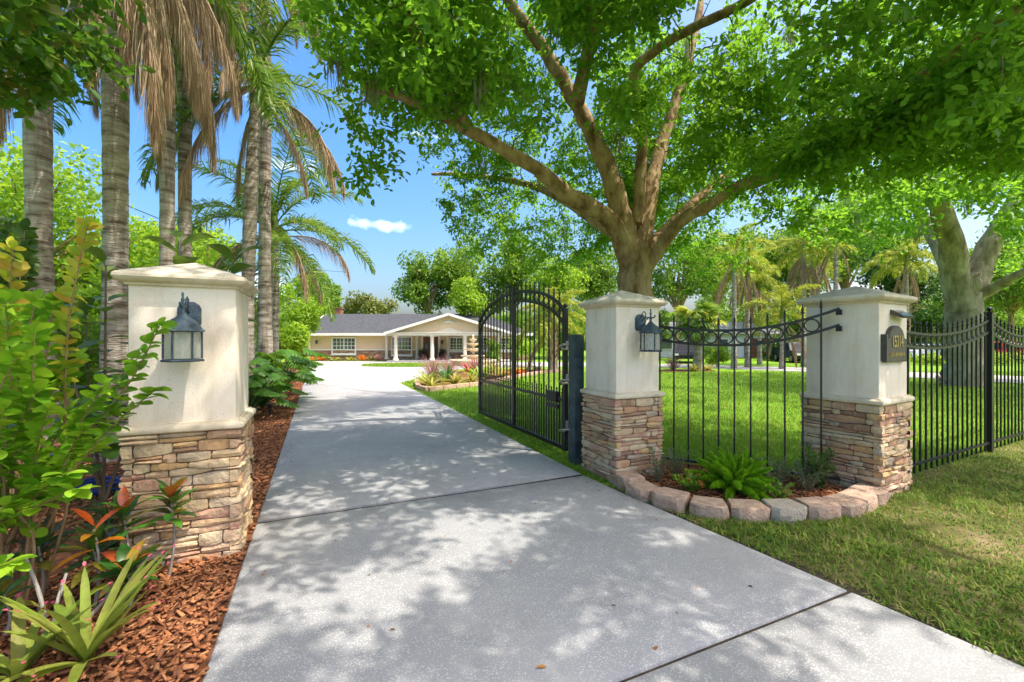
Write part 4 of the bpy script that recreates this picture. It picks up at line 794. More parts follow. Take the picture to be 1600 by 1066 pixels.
P = P[(py < np.interp(px, [1200, 1300, 1380, 1440, 1480, 1545, 1570, 1700], [330, 370, 400, 380, 330, 330, 480, 490]) - 8) & ~((seg_dist(px, py, [((1505, 470), (1500, 380)), ((1500, 380), (1465, 330)), ((1530, 450), (1600, 425))]) < 22) & (P[:, 1] < 14.2)) & (wob(P, .6) > -.7)]
grow_oak(oak3, [([(14.4, 13.8, -.2), (14.35, 13.8, .8), A(1506, 500, 13.75), A(1504, 455, 13.7), A(1503, 435, 13.7)], .54, .40), ([A(1503, 480, 13.7), A(1478, 350, 13.3), A(1450, 290, 12.6), A(1400, 200, 11.5)], .44, .10), ([A(1506, 485, 13.75), A(1545, 385, 13.9), A(1590, 300, 14), A(1600, 200, 14.2)], .42, .10), ([A(1515, 470, 13.7), A(1550, 452, 13.3), A(1605, 424, 12.4), A(1700, 400, 11.5)], .22, .08), ([A(1503, 460, 13.8), (14.5, 15.5, 6), (14.5, 17, 8)], .3, .08)], P, 'bark_grey', 'oak_leaf', .145, 50, .62, moss=40)
# ================================================================ background trees
def bg_tree(name, label, cat, px, py, Y, rx, rz, leaf, nl, ls, group=None, bark='bark', blobs=10, flat=.85, depth=None, minz=.6, seed=0, trunkr=None, gap=.0):
    r = np.random.default_rng(seed + int(px) * 7 + int(Y)); c = np.array(A(px, py, Y)); g0 = gzf(c[0], c[1]); t = thing(name, (c[0], c[1], g0), label, cat, group); dy = depth or rx
    B = []; 
    for k in range(blobs):
        d = r.normal(0, 1, 3); d /= np.linalg.norm(d); q = r.random() ** .45; b = c + d * q * np.array([rx, dy, rz]) * .72; b[2] = max(b[2], g0 + minz); B.append((b, (r.uniform(.30, .46)) * (rx * rz) ** .5))
    tr = trunkr or .05 * rx + .05; top = Vector(c); fork = Vector((c[0], c[1], g0 + max(.5, (c[2] - g0) * .55))); mb = MB(); mb.tube(curve_pts([(c[0], c[1], g0 - .1), (c[0] + .1 * rx * r.normal() * .3, c[1], (g0 + fork.z) / 2), fork, top], 8), [tr * (1 - .07 * k) for k in range(9)], 8)
    for b, rb in B: e = Vector(b); mid = fork.lerp(e, .5) + Vector((0, 0, .15 * (e - fork).length)); mb.tube([fork, mid, e], [tr * .55, tr * .35, tr * .1], 6, cap=False)
    mb.build('trunk' if cat == 'tree' else 'stem', M[bark], t)
    per = nl // blobs; P = []; Nn = []
    for b, rb in B:
        d = rng.normal(0, 1, (per, 3)); d = unit(d); q = rng.uniform(.45, 1.08, per) ** .6; p = b + d * (rb * q)[:, None] * np.array([1, 1, flat]); p = p + (wob(p, 2.2 / rb, 6)[:, None]) * d * rb * .12; k = (p[:, 2] > g0 + .15) & (wob(p, 3.0 / rb, 8, 11) > -.8 + gap); P.append(p[k]); Nn.append(unit(d[k] + rng.normal(0, .6, (k.sum(), 3)) + [0, 0, .5]))
    P = np.concatenate(P); Nn = np.concatenate(Nn); L = ls * rng.uniform(.6, 1.3, len(P)); foliage('crown' if cat == 'tree' else 'foliage', leaf4(P, unit(rng.normal(0, 1, P.shape) + [0, 0, -.3]), Nn, L, L * .6), M[leaf], t); return t
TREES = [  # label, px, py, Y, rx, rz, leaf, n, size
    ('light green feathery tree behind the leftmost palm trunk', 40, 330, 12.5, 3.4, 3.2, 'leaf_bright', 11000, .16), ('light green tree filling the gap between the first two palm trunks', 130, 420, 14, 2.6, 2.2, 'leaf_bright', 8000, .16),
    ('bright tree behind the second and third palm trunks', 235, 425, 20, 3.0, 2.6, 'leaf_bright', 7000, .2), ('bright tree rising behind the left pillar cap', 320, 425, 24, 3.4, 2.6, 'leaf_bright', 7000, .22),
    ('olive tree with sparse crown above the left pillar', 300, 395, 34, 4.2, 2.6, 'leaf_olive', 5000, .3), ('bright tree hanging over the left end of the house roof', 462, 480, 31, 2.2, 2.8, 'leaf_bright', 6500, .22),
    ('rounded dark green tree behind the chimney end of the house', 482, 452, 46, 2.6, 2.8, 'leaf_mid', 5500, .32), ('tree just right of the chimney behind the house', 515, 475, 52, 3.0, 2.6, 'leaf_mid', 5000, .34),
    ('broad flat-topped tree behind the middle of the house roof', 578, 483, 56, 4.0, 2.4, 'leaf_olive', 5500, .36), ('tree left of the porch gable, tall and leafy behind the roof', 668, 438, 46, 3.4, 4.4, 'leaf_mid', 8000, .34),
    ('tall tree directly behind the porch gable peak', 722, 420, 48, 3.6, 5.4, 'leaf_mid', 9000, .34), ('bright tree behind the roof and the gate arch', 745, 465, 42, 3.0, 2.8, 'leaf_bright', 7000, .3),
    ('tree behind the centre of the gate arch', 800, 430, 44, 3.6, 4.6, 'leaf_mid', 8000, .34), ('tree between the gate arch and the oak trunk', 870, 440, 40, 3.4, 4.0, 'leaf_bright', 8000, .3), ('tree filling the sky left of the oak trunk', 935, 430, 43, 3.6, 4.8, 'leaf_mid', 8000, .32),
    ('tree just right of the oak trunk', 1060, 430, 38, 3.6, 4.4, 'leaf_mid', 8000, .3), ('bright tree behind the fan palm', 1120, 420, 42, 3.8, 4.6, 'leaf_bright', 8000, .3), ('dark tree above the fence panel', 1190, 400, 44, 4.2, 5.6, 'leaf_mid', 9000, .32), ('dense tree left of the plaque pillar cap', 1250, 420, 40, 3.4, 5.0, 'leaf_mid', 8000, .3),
    ('dense tree above the plaque pillar cap', 1320, 380, 44, 4.4, 6.2, 'leaf_mid', 9000, .32), ('dark tree between the plaque pillar and the grey oak', 1420, 430, 36, 4.0, 5.0, 'leaf_dark', 8000, .3), ('shaded tree behind the grey oak trunk', 1500, 440, 40, 4.2, 5.0, 'leaf_mid', 8000, .3), ('leafy tree at the far right behind the street fence', 1580, 430, 34, 4.0, 4.8, 'leaf_mid', 8000, .28), ('dark tree cut off by the right edge of the picture', 1680, 420, 36, 5.0, 5.5, 'leaf_dark', 7000, .3)]
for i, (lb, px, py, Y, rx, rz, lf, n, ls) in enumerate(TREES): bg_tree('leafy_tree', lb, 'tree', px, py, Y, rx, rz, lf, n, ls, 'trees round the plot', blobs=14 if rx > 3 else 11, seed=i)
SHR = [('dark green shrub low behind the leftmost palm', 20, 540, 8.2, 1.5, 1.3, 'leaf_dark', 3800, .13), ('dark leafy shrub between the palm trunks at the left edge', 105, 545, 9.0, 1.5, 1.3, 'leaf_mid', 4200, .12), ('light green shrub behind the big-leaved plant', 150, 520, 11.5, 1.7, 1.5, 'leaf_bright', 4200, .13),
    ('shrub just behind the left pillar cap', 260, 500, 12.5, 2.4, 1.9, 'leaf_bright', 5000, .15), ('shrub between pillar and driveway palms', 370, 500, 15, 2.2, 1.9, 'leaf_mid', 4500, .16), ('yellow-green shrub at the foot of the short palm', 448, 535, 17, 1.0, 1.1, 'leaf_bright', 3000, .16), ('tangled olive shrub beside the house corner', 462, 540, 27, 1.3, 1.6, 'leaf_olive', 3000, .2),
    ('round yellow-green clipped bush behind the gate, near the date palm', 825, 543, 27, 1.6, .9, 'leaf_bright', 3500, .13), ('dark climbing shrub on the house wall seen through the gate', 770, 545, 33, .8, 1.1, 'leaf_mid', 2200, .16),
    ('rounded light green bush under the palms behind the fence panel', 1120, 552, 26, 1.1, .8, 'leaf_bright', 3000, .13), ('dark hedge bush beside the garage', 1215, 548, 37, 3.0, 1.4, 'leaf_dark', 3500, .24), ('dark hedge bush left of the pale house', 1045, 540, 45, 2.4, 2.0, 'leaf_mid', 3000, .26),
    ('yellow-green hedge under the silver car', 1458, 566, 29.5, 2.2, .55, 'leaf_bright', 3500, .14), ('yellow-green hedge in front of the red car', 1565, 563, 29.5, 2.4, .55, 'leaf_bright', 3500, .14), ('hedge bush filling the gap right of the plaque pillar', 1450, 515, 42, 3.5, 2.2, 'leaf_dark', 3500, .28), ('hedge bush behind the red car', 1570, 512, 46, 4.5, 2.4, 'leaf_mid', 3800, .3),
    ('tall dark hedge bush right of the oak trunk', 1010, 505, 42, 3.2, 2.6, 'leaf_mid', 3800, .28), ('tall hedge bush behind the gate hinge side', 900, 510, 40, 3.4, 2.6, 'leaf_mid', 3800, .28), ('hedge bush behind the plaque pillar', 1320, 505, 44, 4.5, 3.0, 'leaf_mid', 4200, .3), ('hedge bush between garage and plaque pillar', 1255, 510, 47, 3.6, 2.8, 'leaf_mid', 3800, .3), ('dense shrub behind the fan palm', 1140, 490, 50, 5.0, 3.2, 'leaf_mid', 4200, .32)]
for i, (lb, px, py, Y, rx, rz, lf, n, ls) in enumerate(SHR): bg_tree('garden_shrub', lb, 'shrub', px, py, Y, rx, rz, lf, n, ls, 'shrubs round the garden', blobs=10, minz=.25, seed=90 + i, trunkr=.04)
n = 26000; ang = rng.uniform(-1.25, 1.25, n); rad = rng.uniform(74, 92, n); P = np.stack([rad * np.sin(ang), rad * np.cos(ang), np.zeros(n)], 1); hgt = 6.0 + 2.2 * wob(P * .06, 1.0, 8); P[:, 2] = HZ + hgt * rng.random(n) ** .7; L = rng.uniform(.8, 1.6, n)
tag(foliage('far_treeline', leaf4(P, rdir(n), unit(rng.normal(0, .7, P.shape) + [0, -.6, .6]), L, L * .7), M['leaf_mid'], None), 'distant belt of trees along the horizon', 'trees', kind='stuff')

# ================================================================ palms
def frond_mesh(name, L, e0, curve, nl, ll, m, dead=False, seed=0, side=.8, wid=.022, droop=.55):
    r = np.random.default_rng(seed); K = 16; pos = np.zeros((K + 1, 3)); tan = np.zeros((K + 1, 3))
    for k in range(K + 1):
        w_ = k / K; e = e0 - curve * w_ ** 1.25; tan[k] = (math.cos(e), 0, math.sin(e))
        if k: pos[k] = pos[k - 1] + (tan[k] + tan[k - 1]) * .5 * L / K
    mb = MB(); mb.tube([pos[k] for k in range(0, K + 1, 2)], [.026 * (1 - .88 * k / K) for k in range(0, K + 1, 2)], 5, cap=False); RV = np.array(mb.v); RF = np.array(mb.f)
    n = nl * 2; u = np.repeat(np.linspace(.14, .995, nl), 2) + r.normal(0, .004, n); u = np.clip(u, 0, 1); sg = np.tile([1, -1], nl); idx = u * K; i0 = np.minimum(idx.astype(int), K - 1); fr = (idx - i0)[:, None]; P = pos[i0] * (1 - fr) + pos[i0 + 1] * fr; T = unit(tan[i0] * (1 - fr) + tan[i0 + 1] * fr); Yv = np.zeros((n, 3)); Yv[:, 1] = sg; upv = np.cross(T, Yv) * sg[:, None]
    ln_ = ll * (np.sin(np.pi * np.clip(u * .92 + .06, 0, 1)) ** .6) * r.uniform(.8, 1.15, n)
    if dead: d1 = unit(T * .9 + Yv * (.16 * r.random((n, 1))) + r.normal(0, .10, (n, 3)) + [0, 0, -.6]); d2 = unit(d1 * .4 + r.normal(0, .08, (n, 3)) + [0, 0, -1])
    else: d1 = unit(T * .55 + Yv * side + upv * r.normal(.25, .35, (n, 1)) + r.normal(0, .08, (n, 3))); d2 = unit(d1 * (1 - droop) + T * .25 + np.array([0, 0, -1]) * droop + r.normal(0, .08, (n, 3)))
    wv = unit(np.cross(d1, r.normal(0, 1, (n, 3)))) * (wid * .5) * r.uniform(.7, 1.2, (n, 1)); l1 = ln_[:, None] * .5; mid = P + d1 * l1; tip = mid + d2 * l1
    V = np.stack([P + wv * .6, P - wv * .6, mid - wv, mid + wv, tip - wv * .12, tip + wv * .12], 1).reshape(-1, 3); b = (np.arange(n) * 6)[:, None]; F = np.concatenate([b + [0, 1, 2, 3], b + [3, 2, 4, 5]])
    V, F = join([(RV, RF), (V, F)]); return np_mesh(name, V, F, M[m])
LIVE = [frond_mesh('frond', 3.0, R(e), R(c), 100, .62, 'palm_leaf', seed=k, wid=.032) for k, (e, c) in enumerate(((78, 75), (60, 95), (40, 100), (18, 85), (-8, 70), (-35, 45)))]
LIVEY = [frond_mesh('frond', 2.2, R(e), R(c), 84, .58, 'palm_leaf_yellow', seed=20 + k, wid=.042) for k, (e, c) in enumerate(((75, 85), (52, 105), (28, 100), (0, 80)))]
DEAD = [frond_mesh('dead_frond', 2.7, R(e), R(c), 230, .85, 'dead_frond', True, seed=40 + k, wid=.0075) for k, (e, c) in enumerate(((20, 108), (-15, 72), (-45, 44), (-62, 26)))]
def palm(label, x, y, h, r0, fr, dead, scale=1.0, lean=(0, 0), live=LIVE, name='queen_palm', group='queen palms', boots=False, seed=0, minel=0, dsc=1.0, trunkmat='palm_trunk', cat='palm', face=None, dset=(0, 1, 2, 2, 3, 3)):
    g0 = gzf(x, y); t = thing(name, (x, y, g0), label, cat, group); rd = random.Random(seed); n = 40
    pts = [Vector((lean[0] * (k / n) ** 2, lean[1] * (k / n) ** 2, -.1 + (h + .1) * k / n)) for k in range(n + 1)]; rr = [r0 * (1.22 - .35 * min(1, k / n * 4) if k < n / 4 else .87 + .06 * math.sin(k * .3)) * (1 + .035 * math.sin(k * 2.6)) * (1 - .18 * k / n) for k in range(n + 1)]
    MB().tube(pts, rr, 14).build('trunk', M[trunkmat], t, local=True, ang=80); top = pts[-1]
    MB().tube([top - Vector((0, 0, .1)), top + Vector((0, 0, .25)), top + Vector((0, 0, .75))], [r0 * .8, r0 * .75, r0 * .25], 10).build('crownshaft', M['palm_leaf' if not boots else 'dead_frond'], t, local=True)
    for k in range(fr):
        i = min(len(live) - 1, int(k / fr * len(live))); a = k * 2.39996 + seed; link('frond', live[i], t, top + Vector((0, 0, .25 - .02 * k)), (0, 0, a), scale * rd.uniform(.88, 1.1))
    for k in range(dead):
        a = k * 2.39996 * 1.13 + seed * 1.7 if face is None or k % 4 == 3 else face + rd.uniform(-1.3, 1.3); i = rd.choice(dset); q = Vector((math.cos(a), math.sin(a), 0)) * r0 * .55; link('dead_frond', DEAD[i], t, top + q + Vector((0, 0, -.05 - .25 * rd.random())), (0, 0, a), dsc * rd.uniform(.75, 1.1))
    if boots:
        bt = MB()
        for k in range(60):
            a = k * 2.4; z = h * (.15 + .85 * k / 60); bt.bar((r0 * .8 * math.cos(a), r0 * .8 * math.sin(a), z), (r0 * 1.5 * math.cos(a), r0 * 1.5 * math.sin(a), z + .16), .07, .03)
        bt.build('leaf_bases', M['dead_frond'], t, local=True)
    return t
palm('thick grey palm trunk nearest the left edge of the picture', -6.72, 6.2, 7.6, .185, 12, 5, 1.1, seed=1, dsc=1.2, lean=(-.1, 0))
palm('palm with brown hanging fronds just left of the left pillar', -4.69, 5.15, 7.1, .155, 12, 13, 1.0, seed=2, dsc=1.2, face=-.35, dset=(2, 3, 3))
palm('slimmer palm rising behind the left pillar cap, third from the left', -6.02, 7.6, 9.4, .145, 11, 13, 1.05, seed=3, dsc=1.3, face=-.5, dset=(2, 3, 3))
palm('palm beside the third trunk wearing a thick skirt of dead fronds', -6.05, 8.05, 9.7, .14, 11, 16, 1.05, seed=4, dsc=1.3, face=-1.0, dset=(1, 2, 3, 3))
palm('leaning grey palm with hanging fronds above the right edge of the left pillar', -5.25, 8.6, 6.5, .155, 12, 8, .95, lean=(.15, .1), seed=5)
palm('pale grey palm trunk directly behind the leaning palm', -5.85, 10.3, 10.8, .17, 11, 6, 1.0, seed=6)
palm('short queen palm with arching green fronds left of the house', -6.6, 12.1, 4.45, .14, 20, 6, .98, seed=7, boots=False, dsc=.95)
for k, (px, Y, h, fr, dd, lb) in enumerate(((1147, 24.5, 6.2, 10, 4, 'pale palm trunk right of the fan palm'), (1168, 26, 5.6, 10, 12, 'palm with a shaggy brown skirt behind the middle of the fence panel'), (1187, 30, 5.2, 10, 8, 'small shaggy palm beside the garage'), (1256, 27, 7.2, 10, 12, 'palm with orange-brown dead fronds left of the plaque pillar cap'), (1278, 29, 7.0, 9, 8, 'palm with yellow fronds just above the plaque pillar cap'), (1306, 26, 7.6, 9, 3, 'smooth grey palm trunk above the plaque pillar'), (1416, 25, 6.0, 14, 5, 'yellow-green palm right of the plaque pillar cap'), (1222, 24, 2.9, 10, 3, 'low yellow palm beside the plaque pillar'))):
    palm(lb, (px - 800) / FPX * Y, Y, h, .15, fr, dd, 1.05, live=LIVEY, group='palms across the lawn', seed=30 + k, dset=(2, 3, 3), dsc=.95)
palm('date palm with rough stubby trunk and yellow fronds behind the gate', 2.0, 21.2, 2.5, .25, 16, 2, .95, live=LIVEY, name='date_palm', group=None, boots=True, seed=50, trunkmat='dead_frond')
# fan palm in the bed across the lawn
fp_ = thing('fan_palm', (9.3, 21.8, gzf(9, 21.8)), 'fan palm with pale green leaves in the round bed behind the fence panel', 'palm'); MB().tube([(0, 0, -.1), (.03, 0, 1.2), (0, 0, 2.6)], [.28, .20, .18], 12).build('trunk', M['palm_trunk'], fp_, local=True)
def fan_mesh(r_):
    n = 26; a = np.linspace(-2.3, 2.3, n); Dv = np.stack([np.cos(a), np.sin(a), np.zeros(n)], 1); P = np.tile(np.array([[.75, 0, 0]]), (n, 1)); v, f = strip(P, Dv, np.tile([[0, 0, 1.]], (n, 1)), .75, .085, PROF_LANCE, curl=r_.uniform(.5, 1.2, n), fold=.4); mb = MB().tube([(0, 0, 0), (.4, 0, .03), (.76, 0, 0)], [.018, .014, .01], 5); return join([(np.array(mb.v), np.array([f_ for f_ in mb.f if len(f_) == 4])), (v, f)])
FM = [np_mesh('fan_leaf', *fan_mesh(np.random.default_rng(k)), M[('palm_leaf', 'palm_leaf_yellow')[k % 2]]) for k in range(3)]
for k in range(30): link('fan_leaf', FM[k % 3], fp_, (0, 0, 2.65), (0, R(50 - 4.2 * k) * -1, k * 2.4), random.uniform(.8, 1.1))
# ================================================================ foreground planting
def sprig_leaves(branches, step, L, W, r_, start=.2, spread=.9):
    """opposite leaves along each branch"""
    P = []; Dv = []; Nv = []
    for cp in branches:
        m = len(cp) - 1; tot = sum((cp[i + 1] - cp[i]).length for i in range(m)); n = max(3, int(tot * (1 - start) / step))
        for k in range(n + 1):
            u = (start + (1 - start) * k / n) * m; i = min(int(u), m - 1); p = cp[i].lerp(cp[i + 1], u - i); tg = (cp[i + 1] - cp[i]).normalized(); sd_ = tg.cross(Vector((0, 0, 1))); sd_ = sd_.normalized() if sd_.length > .05 else Vector((1, 0, 0)); up_ = sd_.cross(tg)
            if k % 2: sd_ = (sd_ * .75 + up_ * .65)
            for sg in (1, -1):
                if r_.random() < .06: continue
                d = (sd_ * sg * spread + tg * .6 + Vector(r_.normal(0, .33, 3))).normalized(); P.append(p); Dv.append(d); Nv.append((up_ + Vector((0, 0, .6)) + Vector(r_.normal(0, .3, 3))).normalized())
            if k == n: P.append(p); Dv.append(tg); Nv.append(up_)
    n = len(P); s = r_.uniform(.7, 1.15, n); return strip(np.array(P), np.array(Dv), np.array(Nv), L * s, W * s, PROF_OVAL, curl=r_.uniform(.1, .7, n), fold=.25)
def shrub(name, label, base, tips, yellow, L, W, step, leafm_='shrub_leaf', young='shrub_young', cat='shrub', seed=0, start=.3, rad=.008, arch=.12):
    r_ = np.random.default_rng(seed); t = thing(name, base, label, cat); b0 = Vector(base); mb = MB(); br = {0: [], 1: []}
    for k, tp in enumerate(tips):
        tp = Vector(tp); ro = b0 + Vector((r_.normal(0, .10), r_.normal(0, .08), 0)); cp = curve_pts([ro, ro.lerp(tp, .33) + Vector((0, 0, arch * 1.6)) + Vector(r_.normal(0, .03, 3)), ro.lerp(tp, .68) + Vector((0, 0, arch)) + Vector(r_.normal(0, .02, 3)), tp], 10)
        mb.tube(cp, [rad * (1 - .075 * i) for i in range(11)], 6); br[1 if k in yellow else 0].append(cp)
    mb.build('stem', M['stem'], t); foliage('foliage', sprig_leaves(br[0], step, L, W, r_, start), M[leafm_], t)
    if br[1]: foliage('young_foliage', sprig_leaves(br[1], step * .8, L * .95, W * .72, r_, start + .1, .7), M[young], t)
    return t
mat('philo_leaf', [(.04, .13, .012), (.07, .19, .016), (.12, .27, .02)], src='isle', rough=.4, spec=.4, trans=(.28, .48, .03), tfac=.4, scale=4, mixn=.5)
mat('stem', [(.22, .13, .07), (.36, .24, .13)], scale=14, rough=.8)
mat('grey_stem', [(.22, .19, .16), (.36, .33, .29)], scale=14, rough=.9)
r_ = np.random.default_rng(5)
base = (-2.62, 2.15, 0)
tips = [A(250, 508, 2.25), A(240, 612, 2.22), A(136, 355, 2.05), A(118, 765, 1.86), A(20, 390, 1.9), A(8, 470, 1.75), A(215, 560, 2.3), A(180, 640, 2.3), A(120, 560, 2.2), A(60, 610, 2.0), A(150, 690, 2.25), A(95, 720, 2.1), A(30, 700, 1.95), A(10, 790, 1.85), A(75, 640, 1.9), A(25, 560, 1.8), A(110, 640, 2.35), A(55, 520, 2.0), A(5, 640, 1.8), A(60, 760, 2.0), A(20, 880, 1.75), A(165, 600, 2.15), A(85, 470, 2.1)]
for k in range(12): tips.append(A(r_.uniform(-120, 130), r_.uniform(470, 780), r_.uniform(1.85, 2.5)))
shrub('leafy_shrub', 'bright green shrub with arching twigs at the left edge, reaching across the left pillar', base, tips, {2, 4}, .072, .055, .042, seed=6, start=.38)
tips2 = [A(r_.uniform(-60, 60), r_.uniform(330, 520), r_.uniform(3.0, 3.6)) for k in range(26)]
shrub('leafy_shrub', 'darker small-leaved shrub behind the bright one at the left edge', (-3.75, 3.2, 0), tips2, set(), .085, .055, .05, 'big_leaf', seed=9, start=.3)
# large-leaved fig
def big_leaf_plant(label, base, stems, n, L, seed):
    r_ = np.random.default_rng(seed); t = thing('fig_plant', base, label, 'plant', 'large-leaved figs'); mb = MB(); P = []; Dv = []; Nv = []
    for (dx, dy, h) in stems:
        b = Vector(base); e = b + Vector((dx, dy, h)); cp = curve_pts([b, b.lerp(e, .5) + Vector((dx * .1, 0, 0)), e], 8); mb.tube(cp, [.016 - .0012 * i for i in range(9)], 7)
        for k in range(n): u = (.3 + .7 * k / (n - 1)) * 8; i = min(int(u), 7); p = cp[i].lerp(cp[i + 1], u - i); a = k * 2.4 + dx * 9; el = .1 + .9 * (k / n) ** 2; P.append(p); Dv.append((math.cos(a) * math.cos(el), math.sin(a) * math.cos(el), math.sin(el))); Nv.append((-math.cos(a) * .6, -math.sin(a) * .6, 1))
    mb.build('stem', M['twig'], t); n_ = len(P); s = r_.uniform(.75, 1.1, n_) * L; v, f = strip(np.array(P), unit(np.array(Dv)), unit(np.array(Nv)), s, s * .62, [(0, .05), (.12, .1), (.25, .55), (.45, .8), (.7, 1), (.88, .75), (1, .05)], curl=r_.uniform(.4, 1.0, n_), fold=.25); foliage('leaves', (v, f), M['big_leaf'], t, smooth=True)
big_leaf_plant('large-leaved fig plant in front of the second palm trunk', (-3.52, 3.75, 0), [(0.02, 0, 2.05), (-.35, .2, 1.7), (.30, .25, 1.55), (-.1, -.2, 1.3)], 16, .30, 1)
big_leaf_plant('large-leaved fig plant peeping over the left pillar cap', (-3.35, 4.35, 0), [(-.05, .1, 2.42), (.42, .25, 2.28)], 18, .34, 2)
# crotons
def croton(label, x, y, h, n, L, m='croton_leaf', lean=(0, 0), seed=0, group='crotons in the mulch'):
    r_ = np.random.default_rng(seed); g0 = gzf(x, y); t = thing('croton', (x, y, g0), label, 'plant', group); top = Vector((x + lean[0], y + lean[1], g0 + h)); b = Vector((x, y, g0)); MB().tube(curve_pts([b, b.lerp(top, .5) + Vector((.02, .01, 0)), top], 6), [.0085 - .0006 * i for i in range(7)], 6).build('stem', M['grey_stem'], t)
    a = np.arange(n) * 2.4 + seed; k = np.arange(n) / n; el = .05 + 1.15 * k; Dv = np.stack([np.cos(a) * np.cos(el), np.sin(a) * np.cos(el), np.sin(el)], 1); Nv = np.stack([-np.cos(a) * .5, -np.sin(a) * .5, np.ones(n)], 1); P = np.tile(np.array(top), (n, 1)) + np.stack([np.zeros(n), np.zeros(n), (k - .7) * h * .35], 1); s = L * r_.uniform(.75, 1.15, n)
    foliage('leaves', strip(P, unit(Dv + r_.normal(0, .12, (n, 3))), unit(Nv), s, s * .36, PROF_LANCE, curl=r_.uniform(.2, .9, n), fold=.3), M[m], t, smooth=True)
croton('dark croton leaning against the stonework of the left pillar', -2.02, 2.56, .46, 24, .15, lean=(.03, -.02), seed=1)
croton('dark croton left of the leaning one, in front of the pillar stones', -2.16, 2.42, .42, 22, .15, seed=2)
croton('green and red croton low in the mulch before the pillar', -1.98, 2.24, .20, 24, .18, seed=3)
croton('croton with bright orange top leaves near the left pillar', -2.17, 2.26, .42, 6, .16, 'croton_orange', seed=4)
croton('croton with dark skirt under the orange leaves', -2.19, 2.28, .30, 18, .15, seed=5)
croton('dark croton near the left edge below the shrub', -2.42, 2.22, .36, 22, .16, seed=6)
croton('smaller dark croton at the left edge by the bare stems', -2.36, 2.02, .22, 12, .13, seed=7)
# bromeliads and strap plants
def strap_plant(name, label, x, y, n, L, W, m, el0, el1, curl, seed=0, group=None, tips=False, cat='plant', prof=PROF_STRAP, z0=0.02):
    r_ = np.random.default_rng(seed); g0 = gzf(x, y); t = thing(name, (x, y, g0), label, cat, group); a = np.arange(n) * 2.4 + seed + r_.normal(0, .2, n); el = r_.uniform(el0, el1, n); Dv = np.stack([np.cos(a) * np.cos(el), np.sin(a) * np.cos(el), np.sin(el)], 1); Nv = np.stack([-np.cos(a) * np.sin(el), -np.sin(a) * np.sin(el), np.cos(el)], 1); P = np.array([x, y, g0 + z0]) + Dv * .02; s = L * r_.uniform(.7, 1.12, n); cu = r_.uniform(*curl, n)
    v, f = strip(P, unit(Dv), unit(Nv), s, W * r_.uniform(.8, 1.15, n), prof, curl=cu, fold=.45); foliage('leaves', (v, f), M[m], t, smooth=True)
    if tips:
        k = 3 * len(prof); tp = v.reshape(n, k, 3)[:, -2]; bk = v.reshape(n, k, 3)[:, -5]; foliage('leaf_tips', strip(tp, unit(tp - bk), unit(Nv + [0, 0, .1]), .022, .014, PROF_OVAL), M['pink_tip'], t)
    return t
strap_plant('bromeliad', 'large yellow-green bromeliad with pink leaf tips in the nearest mulch corner', -1.82, 1.86, 24, .42, .042, 'bromeliad_leaf', .5, 1.3, (.1, .8), 1, 'bromeliads in the near mulch', True)
strap_plant('bromeliad', 'bromeliad at the bottom left corner beside the larger one', -2.02, 1.78, 15, .34, .045, 'bromeliad_leaf', .4, 1.2, (.2, .9), 2, 'bromeliads in the near mulch', True)
strap_plant('lily_turf', 'dark green strap-leaved clump at the left foot of the pillar', -2.62, 2.85, 46, .34, .012, 'strap_leaf', .7, 1.4, (.5, 1.3), 3)
strap_plant('lily_turf', 'small strap-leaved clump beside the blue hose', -3.0, 3.25, 36, .36, .012, 'strap_leaf', .7, 1.4, (.5, 1.3), 4)
bs = thing('bare_stems', (-2.2, 2.0, 0), 'pale bare leaning stems at the left edge above the bromeliads', 'plant'); 
for p in ([(-2.12, 1.98, 0), (-2.2, 2.04, .16), (-2.32, 2.08, .36)], [(-2.05, 1.95, 0), (-2.12, 2.02, .14), (-2.15, 2.1, .28)], [(-2.08, 2.05, 0), (-2.0, 2.12, .12), (-1.98, 2.2, .2)]): MB().tube(curve_pts(p, 6), [.010, .010, .009, .008, .008, .007, .006], 7).build('stem', M['grey_stem'], bs)
# split-leaf philodendron on the mulch strip
def philodendron(label, x, y, n, L, H, seed):
    r_ = np.random.default_rng(seed); g0 = gzf(x, y); t = thing('philodendron', (x, y, g0), label, 'plant', 'split-leaf philodendrons'); mb = MB(); pv = []
    for k in range(n):
        a = k * 2.4; el = .55 + .8 * r_.random(); st_l = H * r_.uniform(.6, 1.1); b = Vector((x, y, g0 + .05)); d = Vector((math.cos(a) * math.cos(el), math.sin(a) * math.cos(el), math.sin(el))); e = b + d * st_l; mb.tube([b, b.lerp(e, .5) + Vector((0, 0, .05)), e], [.012, .010, .008], 5)
        ax = Vector((math.cos(a), math.sin(a), -.35 + .3 * r_.random())).normalized(); sd_ = ax.cross(Vector((0, 0, 1))).normalized(); nn = sd_.cross(ax); l = L * r_.uniform(.7, 1.1); m_ = 8; P = []; Dv = []; LL = []
        for i in range(m_):
            u = i / (m_ - 1)
            for sg in (1, -1): P.append(e + ax * l * u * .95 - nn * .12 * l * u * u); Dv.append((sd_ * sg * (1.0 - .55 * u) + ax * (.25 + .6 * u) - nn * .25).normalized()); LL.append(l * (.52 * (1 - u) ** .5 + .14))
        pv.append(strip(np.array(P), np.array(Dv), np.tile(np.array(nn), (len(P), 1)), np.array(LL), .075 * l / .4, PROF_STRAP[:1] + PROF_STRAP[2:], curl=.5, fold=.2))
    mb.build('stalk', M['strap_leaf'], t); foliage('leaves', join(pv), M['philo_leaf'], t)
philodendron('split-leaf philodendron spilling over the mulch beside the driveway palms', -5.05, 8.8, 40, .38, 1.15, 1)
philodendron('lower split-leaf philodendron just behind the left pillar, above the stake light', -4.68, 7.7, 30, .32, .85, 2)
philodendron('split-leaf philodendron farther along the mulch strip', -5.75, 10.6, 34, .45, 1.25, 3)
